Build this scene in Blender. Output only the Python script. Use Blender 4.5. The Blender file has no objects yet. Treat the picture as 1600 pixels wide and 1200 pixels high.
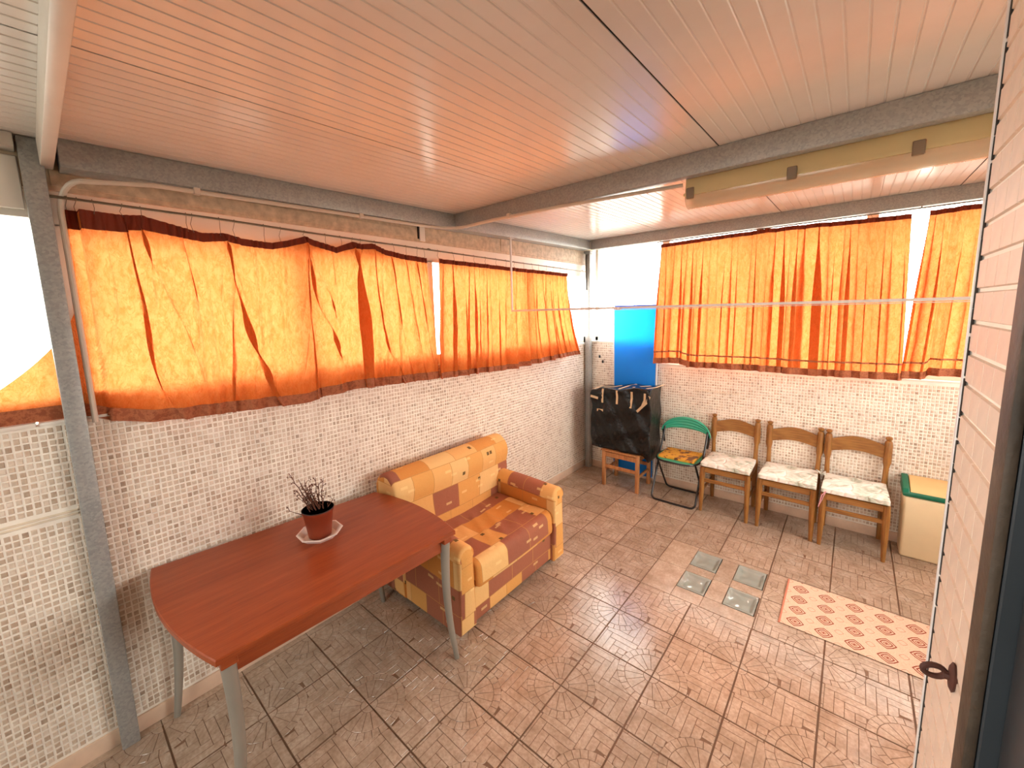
import bpy, bmesh, math, random
from mathutils import Vector, Matrix
sc = bpy.context.scene
C = sc.collection
random.seed(7)
PI = math.pi
# ---------------------------------------------------------------- camera
cam_d = bpy.data.cameras.new('camera')
cam = bpy.data.objects.new('camera', cam_d); C.objects.link(cam); sc.camera = cam
cam_d.sensor_width = 36.0; cam_d.lens = 630.56 / 1600 * 36.0
cam_d.shift_x = (800 - 796.77) / 1600; cam_d.shift_y = (571.28 - 600) / 1600
cam_d.clip_start = 0.02; cam_d.clip_end = 100
_f = Vector((-0.64327643, 0.75409258, -0.13243798)); _r = Vector((0.76273624, 0.64621694, -0.02524081)); _u = Vector((-0.06654976, 0.11725207, 0.99086986))
cam.matrix_world = Matrix(((_r.x, _u.x, -_f.x, 2.3927), (_r.y, _u.y, -_f.y, 0.0), (_r.z, _u.z, -_f.z, 1.8773), (0, 0, 0, 1)))
# ---------------------------------------------------------------- sky
world = bpy.data.worlds.new('sky'); sc.world = world; world.use_nodes = True
wb = world.node_tree.nodes['Background']
wb.inputs[0].default_value = (1.0, 0.962, 0.895, 1); wb.inputs[1].default_value = 17.0
def portal(name, loc, rot, sx, sy):
    l = bpy.data.lights.new(name, 'AREA'); l.shape = 'RECTANGLE'; l.size = sx; l.size_y = sy; l.cycles.is_portal = True
    o = bpy.data.objects.new(name, l); C.objects.link(o); o.location = loc; o.rotation_euler = rot; return o
portal('daylight_left', (-0.2, 0.9, 1.9), (0, -PI / 2, 0), 0.85, 6.6)
portal('daylight_far', (2.0, 4.42, 1.92), (-PI / 2, 0, 0), 3.9, 1.28)
portal('fill_window_right', (4.12, 2.80, 1.55), (0, PI / 2, 0), 1.15, 1.9)  # serves the unseen window added in the right wall for fill
portal('fill_window_back', (1.55, -2.62, 1.8), (PI / 2, 0, 0), 1.5, 1.1)  # serves the unseen fill opening behind the camera
# ---------------------------------------------------------------- exposure
sc.view_settings.view_transform = 'Standard'; sc.view_settings.look = 'None'
sc.view_settings.gamma = 1.0; sc.view_settings.use_curve_mapping = False
sc.view_settings.exposure = 0.0
sc.cycles.use_denoising = True
sc.cycles.max_bounces = 10; sc.cycles.diffuse_bounces = 6; sc.cycles.glossy_bounces = 4; sc.cycles.transmission_bounces = 8; sc.cycles.transparent_max_bounces = 12
sc.cycles.sample_clamp_indirect = 12.0; sc.cycles.caustics_reflective = False; sc.cycles.caustics_refractive = False

# ================================================================ helpers
def srgb(r, g, b):
    f = lambda c: (c / 255 / 12.92) if c / 255 <= 0.04045 else ((c / 255 + 0.055) / 1.055) ** 2.4
    return (f(r), f(g), f(b), 1.0)

class NT:
    def __init__(s, name):
        s.m = bpy.data.materials.new(name); s.m.use_nodes = True
        s.t = s.m.node_tree; s.b = s.t.nodes['Principled BSDF']; s.out = s.t.nodes['Material Output']
    def n(s, typ, **kw):
        nd = s.t.nodes.new('ShaderNode' + typ)
        for k, v in kw.items():
            if k.startswith('i_'):
                nd.inputs[k[2:].replace('_', ' ')].default_value = v
            else: setattr(nd, k, v)
        return nd
    def l(s, a, b): s.t.links.new(a, b)
    def coord(s, kind='Object', scale=(1, 1, 1), rot=(0, 0, 0), loc=(0, 0, 0)):
        tc = s.n('TexCoord'); mp = s.n('Mapping')
        mp.inputs['Scale'].default_value = scale; mp.inputs['Rotation'].default_value = rot; mp.inputs['Location'].default_value = loc
        s.l(tc.outputs[kind], mp.inputs['Vector']); return mp.outputs['Vector']
    def noise(s, vec, scale, detail=4, rough=0.55, out='Fac'):
        nd = s.n('TexNoise'); nd.inputs['Scale'].default_value = scale; nd.inputs['Detail'].default_value = detail; nd.inputs['Roughness'].default_value = rough
        s.l(vec, nd.inputs['Vector']); return nd.outputs[out]
    def ramp(s, fac, stops, interp='LINEAR'):
        nd = s.n('ValToRGB'); cr = nd.color_ramp; cr.interpolation = interp
        while len(cr.elements) > 1: cr.elements.remove(cr.elements[-1])
        cr.elements[0].position = stops[0][0]; cr.elements[0].color = stops[0][1]
        for p, c in stops[1:]:
            e = cr.elements.new(p); e.color = c
        s.l(fac, nd.inputs['Fac']); return nd.outputs['Color']
    def mix(s, fac, a, b, mode='MIX'):
        nd = s.n('MixRGB'); nd.blend_type = mode
        for k, v in (('Fac', fac), ('Color1', a), ('Color2', b)):
            if isinstance(v, (int, float, tuple)): nd.inputs[k].default_value = v
            else: s.l(v, nd.inputs[k])
        return nd.outputs['Color']
    def math(s, op, a, b=None, c=None):
        nd = s.n('Math'); nd.operation = op
        for i, v in enumerate((a, b, c)):
            if v is None: continue
            if isinstance(v, (int, float)): nd.inputs[i].default_value = v
            else: s.l(v, nd.inputs[i])
        return nd.outputs[0]
    def bump(s, h, strength=0.3, dist=0.01):
        nd = s.n('Bump'); nd.inputs['Strength'].default_value = strength; nd.inputs['Distance'].default_value = dist
        s.l(h, nd.inputs['Height']); s.l(nd.outputs['Normal'], s.b.inputs['Normal']); return nd.outputs['Normal']
    def col(s, c):
        if isinstance(c, tuple): s.b.inputs['Base Color'].default_value = c
        else: s.l(c, s.b.inputs['Base Color'])
    def set(s, **kw):
        for k, v in kw.items(): s.b.inputs[k.replace('_', ' ')].default_value = v
        return s

def plain(name, c, rough=0.5, metal=0.0, var=0.12, scale=6.0, bump=0.0, bscale=60.0, spec=0.5):
    t = NT(name); v = t.coord()
    f = t.noise(v, scale, 5)
    d = tuple(x * (1 - var) for x in c[:3]) + (1,); e = tuple(min(1, x * (1 + var)) for x in c[:3]) + (1,)
    t.col(t.ramp(f, [(0.3, d), (0.7, e)])); t.set(Roughness=rough, Metallic=metal, Specular_IOR_Level=spec)
    if bump: t.bump(t.noise(v, bscale, 3), bump, 0.004)
    return t.m

class MB:
    def __init__(s): s.v = []; s.f = []; s.uv = []; s.mi = []
    def add(s, vs, fs, uvs=None, mi=0):
        o = len(s.v); s.v += [tuple(p) for p in vs]
        for i, f in enumerate(fs):
            s.f.append(tuple(o + k for k in f)); s.uv.append(uvs[i] if uvs else None); s.mi.append(mi)
        return s
    def box(s, x0, x1, y0, y1, z0, z1, mi=0):
        vs = [(x0, y0, z0), (x1, y0, z0), (x1, y1, z0), (x0, y1, z0), (x0, y0, z1), (x1, y0, z1), (x1, y1, z1), (x0, y1, z1)]
        return s.add(vs, [(0, 3, 2, 1), (4, 5, 6, 7), (0, 1, 5, 4), (1, 2, 6, 5), (2, 3, 7, 6), (3, 0, 4, 7)], None, mi)
    def rbox(s, x0, x1, y0, y1, z0, z1, r=0.01, seg=2, sub=0, warp=None, mi=0):
        bm = bmesh.new(); bmesh.ops.create_cube(bm, size=1.0)
        for v in bm.verts: v.co = Vector((x0 + (v.co.x + .5) * (x1 - x0), y0 + (v.co.y + .5) * (y1 - y0), z0 + (v.co.z + .5) * (z1 - z0)))
        if sub: bmesh.ops.subdivide_edges(bm, edges=bm.edges[:], cuts=sub, use_grid_fill=True)
        if r > 0:
            if sub:
                ed = [e for e in bm.edges if len(e.link_faces) == 2 and e.link_faces[0].normal.dot(e.link_faces[1].normal) < 0.5]
                bm.normal_update(); ed = [e for e in bm.edges if e.calc_face_angle(0) > 0.8]
            else: ed = bm.edges[:]
            bmesh.ops.bevel(bm, geom=ed, offset=r, segments=seg, profile=0.5, affect='EDGES', clamp_overlap=True)
        if warp:
            for v in bm.verts: v.co = Vector(warp(v.co))
        bm.verts.index_update()
        s.add([v.co for v in bm.verts], [[v.index for v in f.verts] for f in bm.faces], None, mi); bm.free(); return s
    def tube(s, pts, rad, n=8, cap=True, mi=0, closed=False):
        pts = [Vector(p) for p in pts]; m = len(pts)
        rads = rad if isinstance(rad, (list, tuple)) else [rad] * m
        rings = []; prev = None
        for i in range(m):
            if closed: t = pts[(i + 1) % m] - pts[i - 1]
            else: t = (pts[min(i + 1, m - 1)] - pts[max(i - 1, 0)])
            t.normalize()
            if prev is None:
                a = Vector((0, 0, 1)) if abs(t.z) < 0.9 else Vector((1, 0, 0)); u = t.cross(a).normalized()
            else: u = (prev - t * prev.dot(t)).normalized()
            prev = u; w = t.cross(u)
            rings.append([pts[i] + (u * math.cos(2 * PI * k / n) + w * math.sin(2 * PI * k / n)) * rads[i] for k in range(n)])
        vs = [p for r_ in rings for p in r_]; fs = []
        for i in range(m if closed else m - 1):
            j = (i + 1) % m
            for k in range(n): fs.append((i * n + k, i * n + (k + 1) % n, j * n + (k + 1) % n, j * n + k))
        if cap and not closed: fs += [tuple(range(n))[::-1], tuple((m - 1) * n + k for k in range(n))]
        return s.add(vs, fs, None, mi)
    def lathe(s, prof, c=(0, 0, 0), n=24, mi=0, rot=0.0):
        vs = []; fs = []
        for r, z in prof:
            for k in range(n):
                a = 2 * PI * k / n + rot; vs.append((c[0] + r * math.cos(a), c[1] + r * math.sin(a), c[2] + z))
        m = len(prof)
        for i in range(m - 1):
            for k in range(n): fs.append((i * n + k, i * n + (k + 1) % n, (i + 1) * n + (k + 1) % n, (i + 1) * n + k))
        if prof[0][0] > 1e-6: fs.append(tuple(range(n))[::-1])
        if prof[-1][0] > 1e-6: fs.append(tuple((m - 1) * n + k for k in range(n)))
        return s.add(vs, fs, None, mi)
    def prism(s, prof, a0, a1, axis, seg=1, inset=0.0, warp=None, mi=0):
        """closed profile swept along axis ('x': prof=(y,z); 'y': prof=(x,z); 'z': prof=(x,y)), rounded ends by inset; gives wrap-around uv"""
        n = len(prof); cx = sum(p[0] for p in prof) / n; cy = sum(p[1] for p in prof) / n
        L = [0]
        for i in range(n): L.append(L[-1] + math.dist(prof[i], prof[(i + 1) % n]))
        st = []
        if inset > 0:
            for k in range(4): th = k / 3 * PI / 2; st.append((a0 + inset * (1 - math.sin(th)), inset * (1 - math.cos(PI / 2 - th) if False else 1 - math.sin(th))))
            st = [(a0 + inset * (1 - math.cos(th)), inset * (1 - math.sin(th))) for th in [k / 3 * PI / 2 for k in range(4)]]
            mid = [(a0 + inset + (a1 - a0 - 2 * inset) * k / seg, 0.0) for k in range(1, seg)]
            st = st + mid + [(a1 - (q - a0), w) for q, w in reversed(st)]
        else: st = [(a0 + (a1 - a0) * k / seg, 0.0) for k in range(seg + 1)]
        def off(p, d):
            vx, vy = p[0] - cx, p[1] - cy; q = math.hypot(vx, vy) or 1
            return (p[0] - vx / q * min(d, q), p[1] - vy / q * min(d, q))
        vs = []
        for a, d in st:
            for p in prof:
                q = off(p, d)
                co = (a, q[0], q[1]) if axis == 'x' else (q[0], a, q[1]) if axis == 'y' else (q[0], q[1], a)
                vs.append(warp(co) if warp else co)
        fs = []; uv = []; m = len(st)
        for i in range(m - 1):
            for k in range(n):
                k2 = (k + 1) % n
                fs.append((i * n + k, i * n + k2, (i + 1) * n + k2, (i + 1) * n + k))
                uv.append([(st[i][0], L[k]), (st[i][0], L[k + 1]), (st[i + 1][0], L[k + 1]), (st[i + 1][0], L[k])])
        fs.append(tuple(range(n))[::-1]); uv.append([prof[k] for k in range(n)][::-1])
        fs.append(tuple((m - 1) * n + k for k in range(n))); uv.append([prof[k] for k in range(n)])
        s.add(vs, fs, uv, mi); return s
    def grid(s, fn, nu, nv, mi=0, flip=False):
        vs = [fn(i / nu, j / nv) for j in range(nv + 1) for i in range(nu + 1)]; fs = []; uv = []
        for j in range(nv):
            for i in range(nu):
                a = j * (nu + 1) + i; q = (a, a + 1, a + nu + 2, a + nu + 1); u4 = [(i / nu, j / nv), ((i + 1) / nu, j / nv), ((i + 1) / nu, (j + 1) / nv), (i / nu, (j + 1) / nv)]
                fs.append(q[::-1] if flip else q); uv.append(u4[::-1] if flip else u4)
        return s.add(vs, fs, uv, mi)
    def shift(s, dx, dy, dz):
        s.v = [(a + dx, b + dy, c + dz) for a, b, c in s.v]; return s
    def mesh(s, name, mats, smooth=35, fix=True, uv=False):
        me = bpy.data.meshes.new(name); me.from_pydata(s.v, [], s.f)
        for m in (mats if isinstance(mats, (list, tuple)) else [mats]): me.materials.append(m)
        if any(s.mi): me.polygons.foreach_set('material_index', s.mi)
        if uv:
            lay = me.uv_layers.new(name='UVMap'); k = 0; dat = [0.0] * (2 * len(me.loops))
            for f, u in zip(s.f, s.uv):
                if u is None:
                    p = [Vector(s.v[i]) for i in f]; nr = (p[1] - p[0]).cross(p[2] - p[1]); ax = max(range(3), key=lambda q: abs(nr[q]))
                    u = [((q.y, q.z) if ax == 0 else (q.x, q.z) if ax == 1 else (q.y, q.x)) for q in p]
                for q in u: dat[k] = q[0]; dat[k + 1] = q[1]; k += 2
            lay.data.foreach_set('uv', dat)
        if fix:
            bm = bmesh.new(); bm.from_mesh(me); bmesh.ops.recalc_face_normals(bm, faces=bm.faces); bm.to_mesh(me); bm.free()
        me.update()
        if smooth:
            me.shade_smooth(); me.set_sharp_from_angle(angle=math.radians(smooth))
        return me
    def build(s, name, mats, parent=None, loc=(0, 0, 0), **kw):
        o = bpy.data.objects.new(name, s.mesh(name, mats, **kw)); C.objects.link(o); o.location = loc
        if parent: o.parent = parent
        return o
def tag(o, label, cat, group=None):
    o['label'] = label; o['category'] = cat
    if group: o['group'] = group
    return o
def thing(name, label, cat, loc=(0, 0, 0), rz=0.0, group=None):
    o = bpy.data.objects.new(name, None); C.objects.link(o); o.empty_display_size = 0.1
    o.location = loc; o.rotation_euler = (0, 0, rz); return tag(o, label, cat, group)
def struct(o): o['kind'] = 'structure'; return o
def copy_tree(root, parent=None):
    c = root.copy(); C.objects.link(c)
    if parent: c.parent = parent
    for ch in list(root.children): copy_tree(ch, c)
    return c
def inst(name, me, parent, loc, rz=0.0, sc_=None):
    o = bpy.data.objects.new(name, me); C.objects.link(o); o.location = loc; o.rotation_euler = (0, 0, rz)
    if sc_: o.scale = sc_
    if parent: o.parent = parent
    return o
def interp(tab, x):
    if x <= tab[0][0]: return tab[0][1]
    for (a, b), (c, d) in zip(tab, tab[1:]):
        if x <= c:
            t = (x - a) / (c - a); return b + (d - b) * t
    return tab[-1][1]
def smooth01(a, b, x):
    t = max(0, min(1, (x - a) / (b - a))); return t * t * (3 - 2 * t)
YF = 4.213                       # far wall
ZC = lambda y: 2.551 + 0.0208 * y # underside of the sloping roof panels

# ================================================================ materials
M = {}
# floor tile
t = NT('floor_tile'); v = t.coord('Object'); oi = t.n('ObjectInfo')
tc = t.n('TexCoord'); geo = t.n('NewGeometry')
f1 = t.noise(geo.outputs['Position'], 9.0, 8, 0.7); f2 = t.noise(geo.outputs['Position'], 70.0, 4, 0.6)
c1 = t.ramp(f1, [(0.3, srgb(160, 138, 118)), (0.5, srgb(186, 164, 144)), (0.72, srgb(206, 188, 170))])
c2 = t.mix(t.math('MULTIPLY', t.ramp(f2, [(0.42, (0, 0, 0, 1)), (0.62, (1, 1, 1, 1))]), 0.35), c1, srgb(140, 116, 96))
hsv = t.n('HueSaturation'); t.l(c2, hsv.inputs['Color']); t.l(t.math('MULTIPLY_ADD', oi.outputs['Random'], 0.22, 0.89), hsv.inputs['Value'])
t.col(hsv.outputs['Color']); t.set(Specular_IOR_Level=0.55)
t.l(t.math('MULTIPLY_ADD', f1, 0.18, 0.10), t.b.inputs['Roughness']); t.bump(f2, 0.08, 0.003); M['tile'] = t.m
M['groove'] = plain('tile_groove', srgb(122, 92, 70), 0.55)
M['grout'] = plain('floor_grout', srgb(140, 116, 96), 0.8, bump=0.3)
M['skirt'] = plain('skirting_tile', srgb(222, 194, 170), 0.35, var=0.1, scale=9)
# wall
M['wallgrout'] = plain('wall_grout', srgb(246, 238, 226), 0.65, bump=0.15)
t = NT('mosaic_chip'); at = t.n('Attribute', attribute_name='tone')
cc = t.ramp(at.outputs['Fac'], [(0.0, srgb(150, 126, 106)), (0.15, srgb(178, 154, 132)), (0.4, srgb(204, 184, 164)), (0.75, srgb(222, 206, 188)), (1.0, srgb(234, 222, 208))])
geo = t.n('NewGeometry'); nz = t.noise(geo.outputs['Position'], 60, 4)
t.col(t.mix(0.35, cc, t.ramp(nz, [(0.3, srgb(186, 164, 142)), (0.7, srgb(232, 218, 200))]), 'MIX')); t.set(Roughness=0.42); t.bump(nz, 0.15, 0.003); M['chip'] = t.m
M['cream'] = plain('cream_plaster', srgb(228, 214, 192), 0.7, bump=0.1)
M['housewall'] = plain('house_plaster', srgb(126, 112, 98), 0.8, bump=0.1)
M['roofend'] = plain('roof_end_panel', srgb(196, 176, 150), 0.6, var=0.25, scale=25, bump=0.3)
M['alu'] = plain('white_aluminium', srgb(232, 226, 216), 0.35, var=0.04)
M['steel'] = None
t = NT('galvanised_steel'); v = t.coord('Object'); vo = t.n('TexVoronoi', i_Scale=130.0); t.l(v, vo.inputs['Vector'])
t.col(t.mix(0.5, t.ramp(t.noise(v, 7, 5), [(0.3, srgb(150, 152, 150)), (0.7, srgb(166, 167, 164))]), t.ramp(vo.outputs['Color'], [(0.2, srgb(140, 143, 142)), (0.8, srgb(176, 177, 174))])))
t.set(Roughness=0.45, Metallic=0.25); M['steel'] = t.m
M['ceil'] = plain('painted_roof_panel', srgb(220, 214, 207), 0.22, var=0.03, spec=0.6)
M['beamwhite'] = plain('pale_beam_paint', srgb(206, 200, 190), 0.4, var=0.06)
M['dark'] = plain('dark_gap', srgb(40, 34, 30), 0.8)
M['pipe'] = plain('conduit_plastic', srgb(206, 196, 182), 0.35, var=0.05)
M['wire'] = plain('hook_wire', srgb(120, 108, 92), 0.35, metal=0.6)
M['whitepaint'] = plain('white_paint_metal', srgb(226, 222, 218), 0.35, var=0.05)
t = NT('window_glass'); tr = t.n('BsdfTransparent'); tr.inputs[0].default_value = (0.97, 0.98, 0.98, 1); gl = t.n('BsdfGlossy'); gl.inputs['Roughness'].default_value = 0.02
lw = t.n('LayerWeight'); lw.inputs['Blend'].default_value = 0.25; ms = t.n('MixShader'); t.l(t.math('MULTIPLY', lw.outputs['Fresnel'], 0.6), ms.inputs[0]); t.l(tr.outputs[0], ms.inputs[1]); t.l(gl.outputs[0], ms.inputs[2]); t.l(ms.outputs[0], t.out.inputs['Surface']); M['glass'] = t.m
def curtain_mat(name, trans, diff, amount, crinkle=0.5):
    t = NT(name); geo = t.n('NewGeometry'); mp = t.n('Mapping'); mp.inputs['Scale'].default_value = (1, 1, 0.55); t.l(geo.outputs['Position'], mp.inputs['Vector'])
    n1 = t.noise(mp.outputs['Vector'], 42, 7, 0.72); n2 = t.noise(geo.outputs['Position'], 9, 4); n3 = t.noise(mp.outputs['Vector'], 130, 3, 0.6)
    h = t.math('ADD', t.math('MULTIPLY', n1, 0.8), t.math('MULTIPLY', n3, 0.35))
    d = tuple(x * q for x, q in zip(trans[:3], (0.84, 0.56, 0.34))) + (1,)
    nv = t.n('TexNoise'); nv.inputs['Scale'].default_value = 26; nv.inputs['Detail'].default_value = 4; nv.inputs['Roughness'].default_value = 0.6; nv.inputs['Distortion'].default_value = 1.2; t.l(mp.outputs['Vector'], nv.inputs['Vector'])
    vein_crease = t.ramp(t.math('ABSOLUTE', t.math('SUBTRACT', nv.outputs['Fac'], 0.5)), [(0.0, (0.75, 0.75, 0.75, 1)), (0.028, (0.2, 0.2, 0.2, 1)), (0.055, (0, 0, 0, 1))])  # woven veins and crinkle shade, both put into the cloth colour
    tcol = t.mix(vein_crease, t.mix(t.ramp(n1, [(0.36, (0.75, 0.75, 0.75, 1)), (0.56, (0, 0, 0, 1))]), trans, d), tuple(x * q for x, q in zip(trans[:3], (0.84, 0.52, 0.3))) + (1,))
    bn = t.n('Bump'); bn.inputs['Strength'].default_value = crinkle; bn.inputs['Distance'].default_value = 0.02; t.l(h, bn.inputs['Height'])
    trb = t.n('BsdfTranslucent'); t.l(tcol, trb.inputs[0]); t.l(bn.outputs[0], trb.inputs['Normal'])
    dfb = t.n('BsdfDiffuse'); dfb.inputs[0].default_value = diff; t.l(bn.outputs[0], dfb.inputs['Normal'])
    ms = t.n('MixShader'); ms.inputs[0].default_value = amount; t.l(dfb.outputs[0], ms.inputs[1]); t.l(trb.outputs[0], ms.inputs[2]); t.l(ms.outputs[0], t.out.inputs['Surface'])
    return t.m
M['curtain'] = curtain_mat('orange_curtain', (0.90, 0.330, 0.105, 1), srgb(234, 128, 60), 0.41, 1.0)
M['heading'] = curtain_mat('curtain_heading', (0.5, 0.09, 0.02, 1), srgb(120, 58, 44), 0.03, 0.3)
t = NT('curtain_hem'); geo = t.n('NewGeometry'); n1 = t.noise(geo.outputs['Position'], 28, 5, 0.7)
t.col(t.ramp(n1, [(0.40, srgb(140, 72, 40)), (0.5, srgb(172, 100, 62)), (0.58, srgb(146, 78, 46))])); t.set(Roughness=0.8); M['hem'] = t.m
# table
t = NT('cherry_wood'); v = t.coord('Object', (14, 0.9, 14)); n1 = t.noise(v, 3.0, 8, 0.6); v2 = t.coord('Object', (60, 3, 60)); n2 = t.noise(v2, 4.0, 3)
t.col(t.mix(0.25, t.ramp(n1, [(0.3, srgb(130, 58, 26)), (0.55, srgb(150, 72, 34)), (0.75, srgb(166, 84, 42))]), t.ramp(n2, [(0.3, srgb(126, 46, 22)), (0.7, srgb(182, 84, 44))]))); t.set(Roughness=0.33, Specular_IOR_Level=0.4); M['cherry'] = t.m
M['leggrey'] = plain('grey_leg_paint', srgb(150, 146, 136), 0.38, metal=0.2, var=0.06)
M['woodlight'] = None
def wood(name, a, b, c, rough=0.42, sc_=(10, 10, 1.2)):
    t = NT(name); v = t.coord('Object', sc_); n1 = t.noise(v, 5.0, 7, 0.6); t.col(t.ramp(n1, [(0.3, a), (0.5, b), (0.72, c)])); t.set(Roughness=rough); return t.m
M['chairwood'] = wood('chair_wood', srgb(116, 72, 32), srgb(146, 98, 46), srgb(168, 118, 60))
M['chairwoodh'] = wood('chair_wood_cross', srgb(116, 72, 32), srgb(146, 98, 46), srgb(168, 118, 60), 0.42, (1.2, 10, 10))
M['stoolwood'] = wood('stool_wood', srgb(150, 96, 54), srgb(182, 124, 76), srgb(200, 146, 96), 0.5)
# sofa patchwork
def patch(name):
    t = NT(name); tc = t.n('TexCoord'); uv = tc.outputs['UV']
    def brick(w, h, off, vec, mort=0.004, sq=1.0, freq=2):
        b = t.n('TexBrick'); b.offset = off; b.offset_frequency = 2; b.squash = sq; b.squash_frequency = freq
        b.inputs['Color1'].default_value = (0, 0, 0, 1); b.inputs['Color2'].default_value = (1, 1, 1, 1); b.inputs['Mortar'].default_value = (0.5, 0.5, 0.5, 1)
        b.inputs['Scale'].default_value = 1.0; b.inputs['Mortar Size'].default_value = mort; b.inputs['Brick Width'].default_value = w; b.inputs['Row Height'].default_value = h; b.inputs['Mortar Smooth'].default_value = 0.0
        t.l(vec, b.inputs['Vector']); return b
    mp = t.n('Mapping'); mp.inputs['Location'].default_value = (0.03, 0.045, 0); t.l(uv, mp.inputs['Vector'])
    b1 = brick(0.225, 0.175, 0.38, mp.outputs[0], 0.002, 0.7, 3)
    base = t.ramp(b1.outputs['Color'], [(0.0, srgb(164, 106, 84)), (0.2, srgb(222, 166, 98)), (0.42, srgb(230, 180, 116)), (0.6, srgb(212, 148, 80)), (0.76, srgb(232, 192, 132)), (0.92, srgb(156, 100, 82))], 'CONSTANT')
    mp2 = t.n('Mapping'); mp2.inputs['Location'].default_value = (0.10, 0.02, 0); t.l(uv, mp2.inputs['Vector'])
    b2 = brick(0.034, 0.034, 0.0, mp2.outputs[0], 0.004)
    msk = t.ramp(b2.outputs['Color'], [(0.0, (1, 1, 1, 1)), (0.018, (0, 0, 0, 1))], 'CONSTANT')
    base = t.mix(msk, base, srgb(112, 92, 60))
    b3 = brick(0.05, 0.017, 0.5, mp2.outputs[0], 0.0)
    msk3 = t.ramp(b3.outputs['Color'], [(0.0, (0, 0, 0, 1)), (0.972, (1, 1, 1, 1))], 'CONSTANT')
    base = t.mix(t.math('MULTIPLY', msk3, 0.5), base, srgb(248, 218, 156))
    base = t.mix(t.math('MULTIPLY', b1.outputs['Fac'], 0.5), base, srgb(150, 98, 44))
    geo = t.n('NewGeometry'); nz = t.noise(geo.outputs['Position'], 260, 3); big = t.noise(geo.outputs['Position'], 14, 3)
    t.col(t.mix(0.2, base, t.ramp(nz, [(0.3, (0.35, 0.22, 0.12, 1)), (0.7, (1, .8, .6, 1))]), 'SOFT_LIGHT')); t.set(Roughness=0.85, Specular_IOR_Level=0.15)
    t.bump(t.math('ADD', t.math('MULTIPLY', nz, 0.1), big), 0.35, 0.012); return t.m
M['patch'] = patch('patchwork_fabric')
M['black'] = plain('black_plastic', srgb(22, 22, 24), 0.4)
M['blacksteel'] = plain('black_tube', srgb(30, 24, 24), 0.35)
t = NT('black_film'); v = t.coord('Object'); n1 = t.noise(v, 9, 6, 0.65); t.col(srgb(9, 9, 10)); t.set(Roughness=0.2, Specular_IOR_Level=0.4); t.bump(n1, 0.6, 0.03); M['film'] = t.m
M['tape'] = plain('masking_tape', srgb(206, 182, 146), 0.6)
t = NT('blue_sheet'); tb = t.n('BsdfTranslucent'); tb.inputs[0].default_value = srgb(0, 150, 255); t.col(srgb(18, 150, 255)); t.set(Roughness=0.45); ms = t.n('MixShader'); ms.inputs[0].default_value = 0.4
t.l(t.b.outputs[0], ms.inputs[1]); t.l(tb.outputs[0], ms.inputs[2]); t.l(ms.outputs[0], t.out.inputs['Surface']); M['blue'] = t.m
M['bluesolid'] = plain('blue_plastic', srgb(20, 90, 220), 0.4)
M['green'] = plain('green_plastic', srgb(58, 172, 140), 0.35, var=0.06)
M['greendark'] = plain('bin_green', srgb(0, 104, 76), 0.35, var=0.06)
M['bincream'] = plain('bin_cream', srgb(236, 216, 176), 0.45, var=0.04)
M['binlid'] = plain('bin_lid', srgb(226, 190, 132), 0.45, var=0.05)
t = NT('yellow_print'); v = t.coord('Object'); n1 = t.noise(v, 26, 3, 0.6); n2 = t.noise(v, 11, 2); c = t.ramp(n1, [(0.0, srgb(224, 164, 58)), (0.56, srgb(190, 116, 40)), (0.63, srgb(96, 66, 40))], 'CONSTANT')
t.col(t.mix(t.ramp(n2, [(0.6, (0, 0, 0, 1)), (0.64, (1, 1, 1, 1))]), c, srgb(120, 84, 56))); t.set(Roughness=0.85); M['yellow'] = t.m
t = NT('floral_quilt'); v = t.coord('Object'); n1 = t.noise(v, 13, 3, 0.55); vo = t.n('TexVoronoi', i_Scale=11.0); vo.feature = 'DISTANCE_TO_EDGE'; t.l(v, vo.inputs['Vector'])
vs_ = t.n('TexVoronoi', i_Scale=16.0); t.l(v, vs_.inputs['Vector'])
c = t.ramp(n1, [(0.46, srgb(246, 242, 232)), (0.58, srgb(222, 220, 206)), (0.66, srgb(186, 190, 172))])
c = t.mix(t.ramp(vs_.outputs['Distance'], [(0.0, (1, 1, 1, 1)), (0.11, (1, 1, 1, 1)), (0.15, (0, 0, 0, 1))]), c, srgb(136, 112, 100)); t.col(c); t.set(Roughness=0.85)
t.bump(t.math('MINIMUM', vo.outputs['Distance'], 0.12), 0.5, 0.08); M['quilt'] = t.m
M['pot'] = plain('pot_plastic', srgb(128, 50, 24), 0.45); M['potin'] = plain('pot_inside', srgb(40, 30, 26), 0.7)
M['soil'] = plain('soil', srgb(44, 32, 24), 0.95, bump=0.8)
M['saucer'] = plain('white_saucer', srgb(236, 224, 216), 0.35, var=0.03)
M['twig'] = plain('dry_twig', srgb(94, 50, 30), 0.8)
M['rust'] = plain('rusty_iron', srgb(80, 44, 34), 0.7, var=0.35, scale=40, bump=0.5)
M['jamb_gap'] = plain('worn_jamb_gap_shade', srgb(74, 60, 46), 0.6, var=0.4, scale=14, bump=0.5)
M['doorgrey'] = plain('dark_grey_door', srgb(44, 50, 55), 0.45, var=0.08)
M['pier'] = plain('pier_tile', srgb(222, 204, 186), 0.4, var=0.07, scale=18, bump=0.15)
M['piergrout'] = plain('pier_grout', srgb(244, 238, 226), 0.7)
M['lampbody'] = plain('aged_cream_enamel', srgb(206, 190, 142), 0.4, var=0.05)
M['clip'] = plain('clip_plastic', srgb(128, 112, 92), 0.35)
t = NT('clear_diffuser'); t.col(srgb(236, 220, 196)); t.set(Roughness=0.1, Specular_IOR_Level=0.8); tr = t.n('BsdfTransparent'); tr.inputs[0].default_value = (0.96, 0.93, 0.88, 1); ms = t.n('MixShader'); ms.inputs[0].default_value = 0.62
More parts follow.
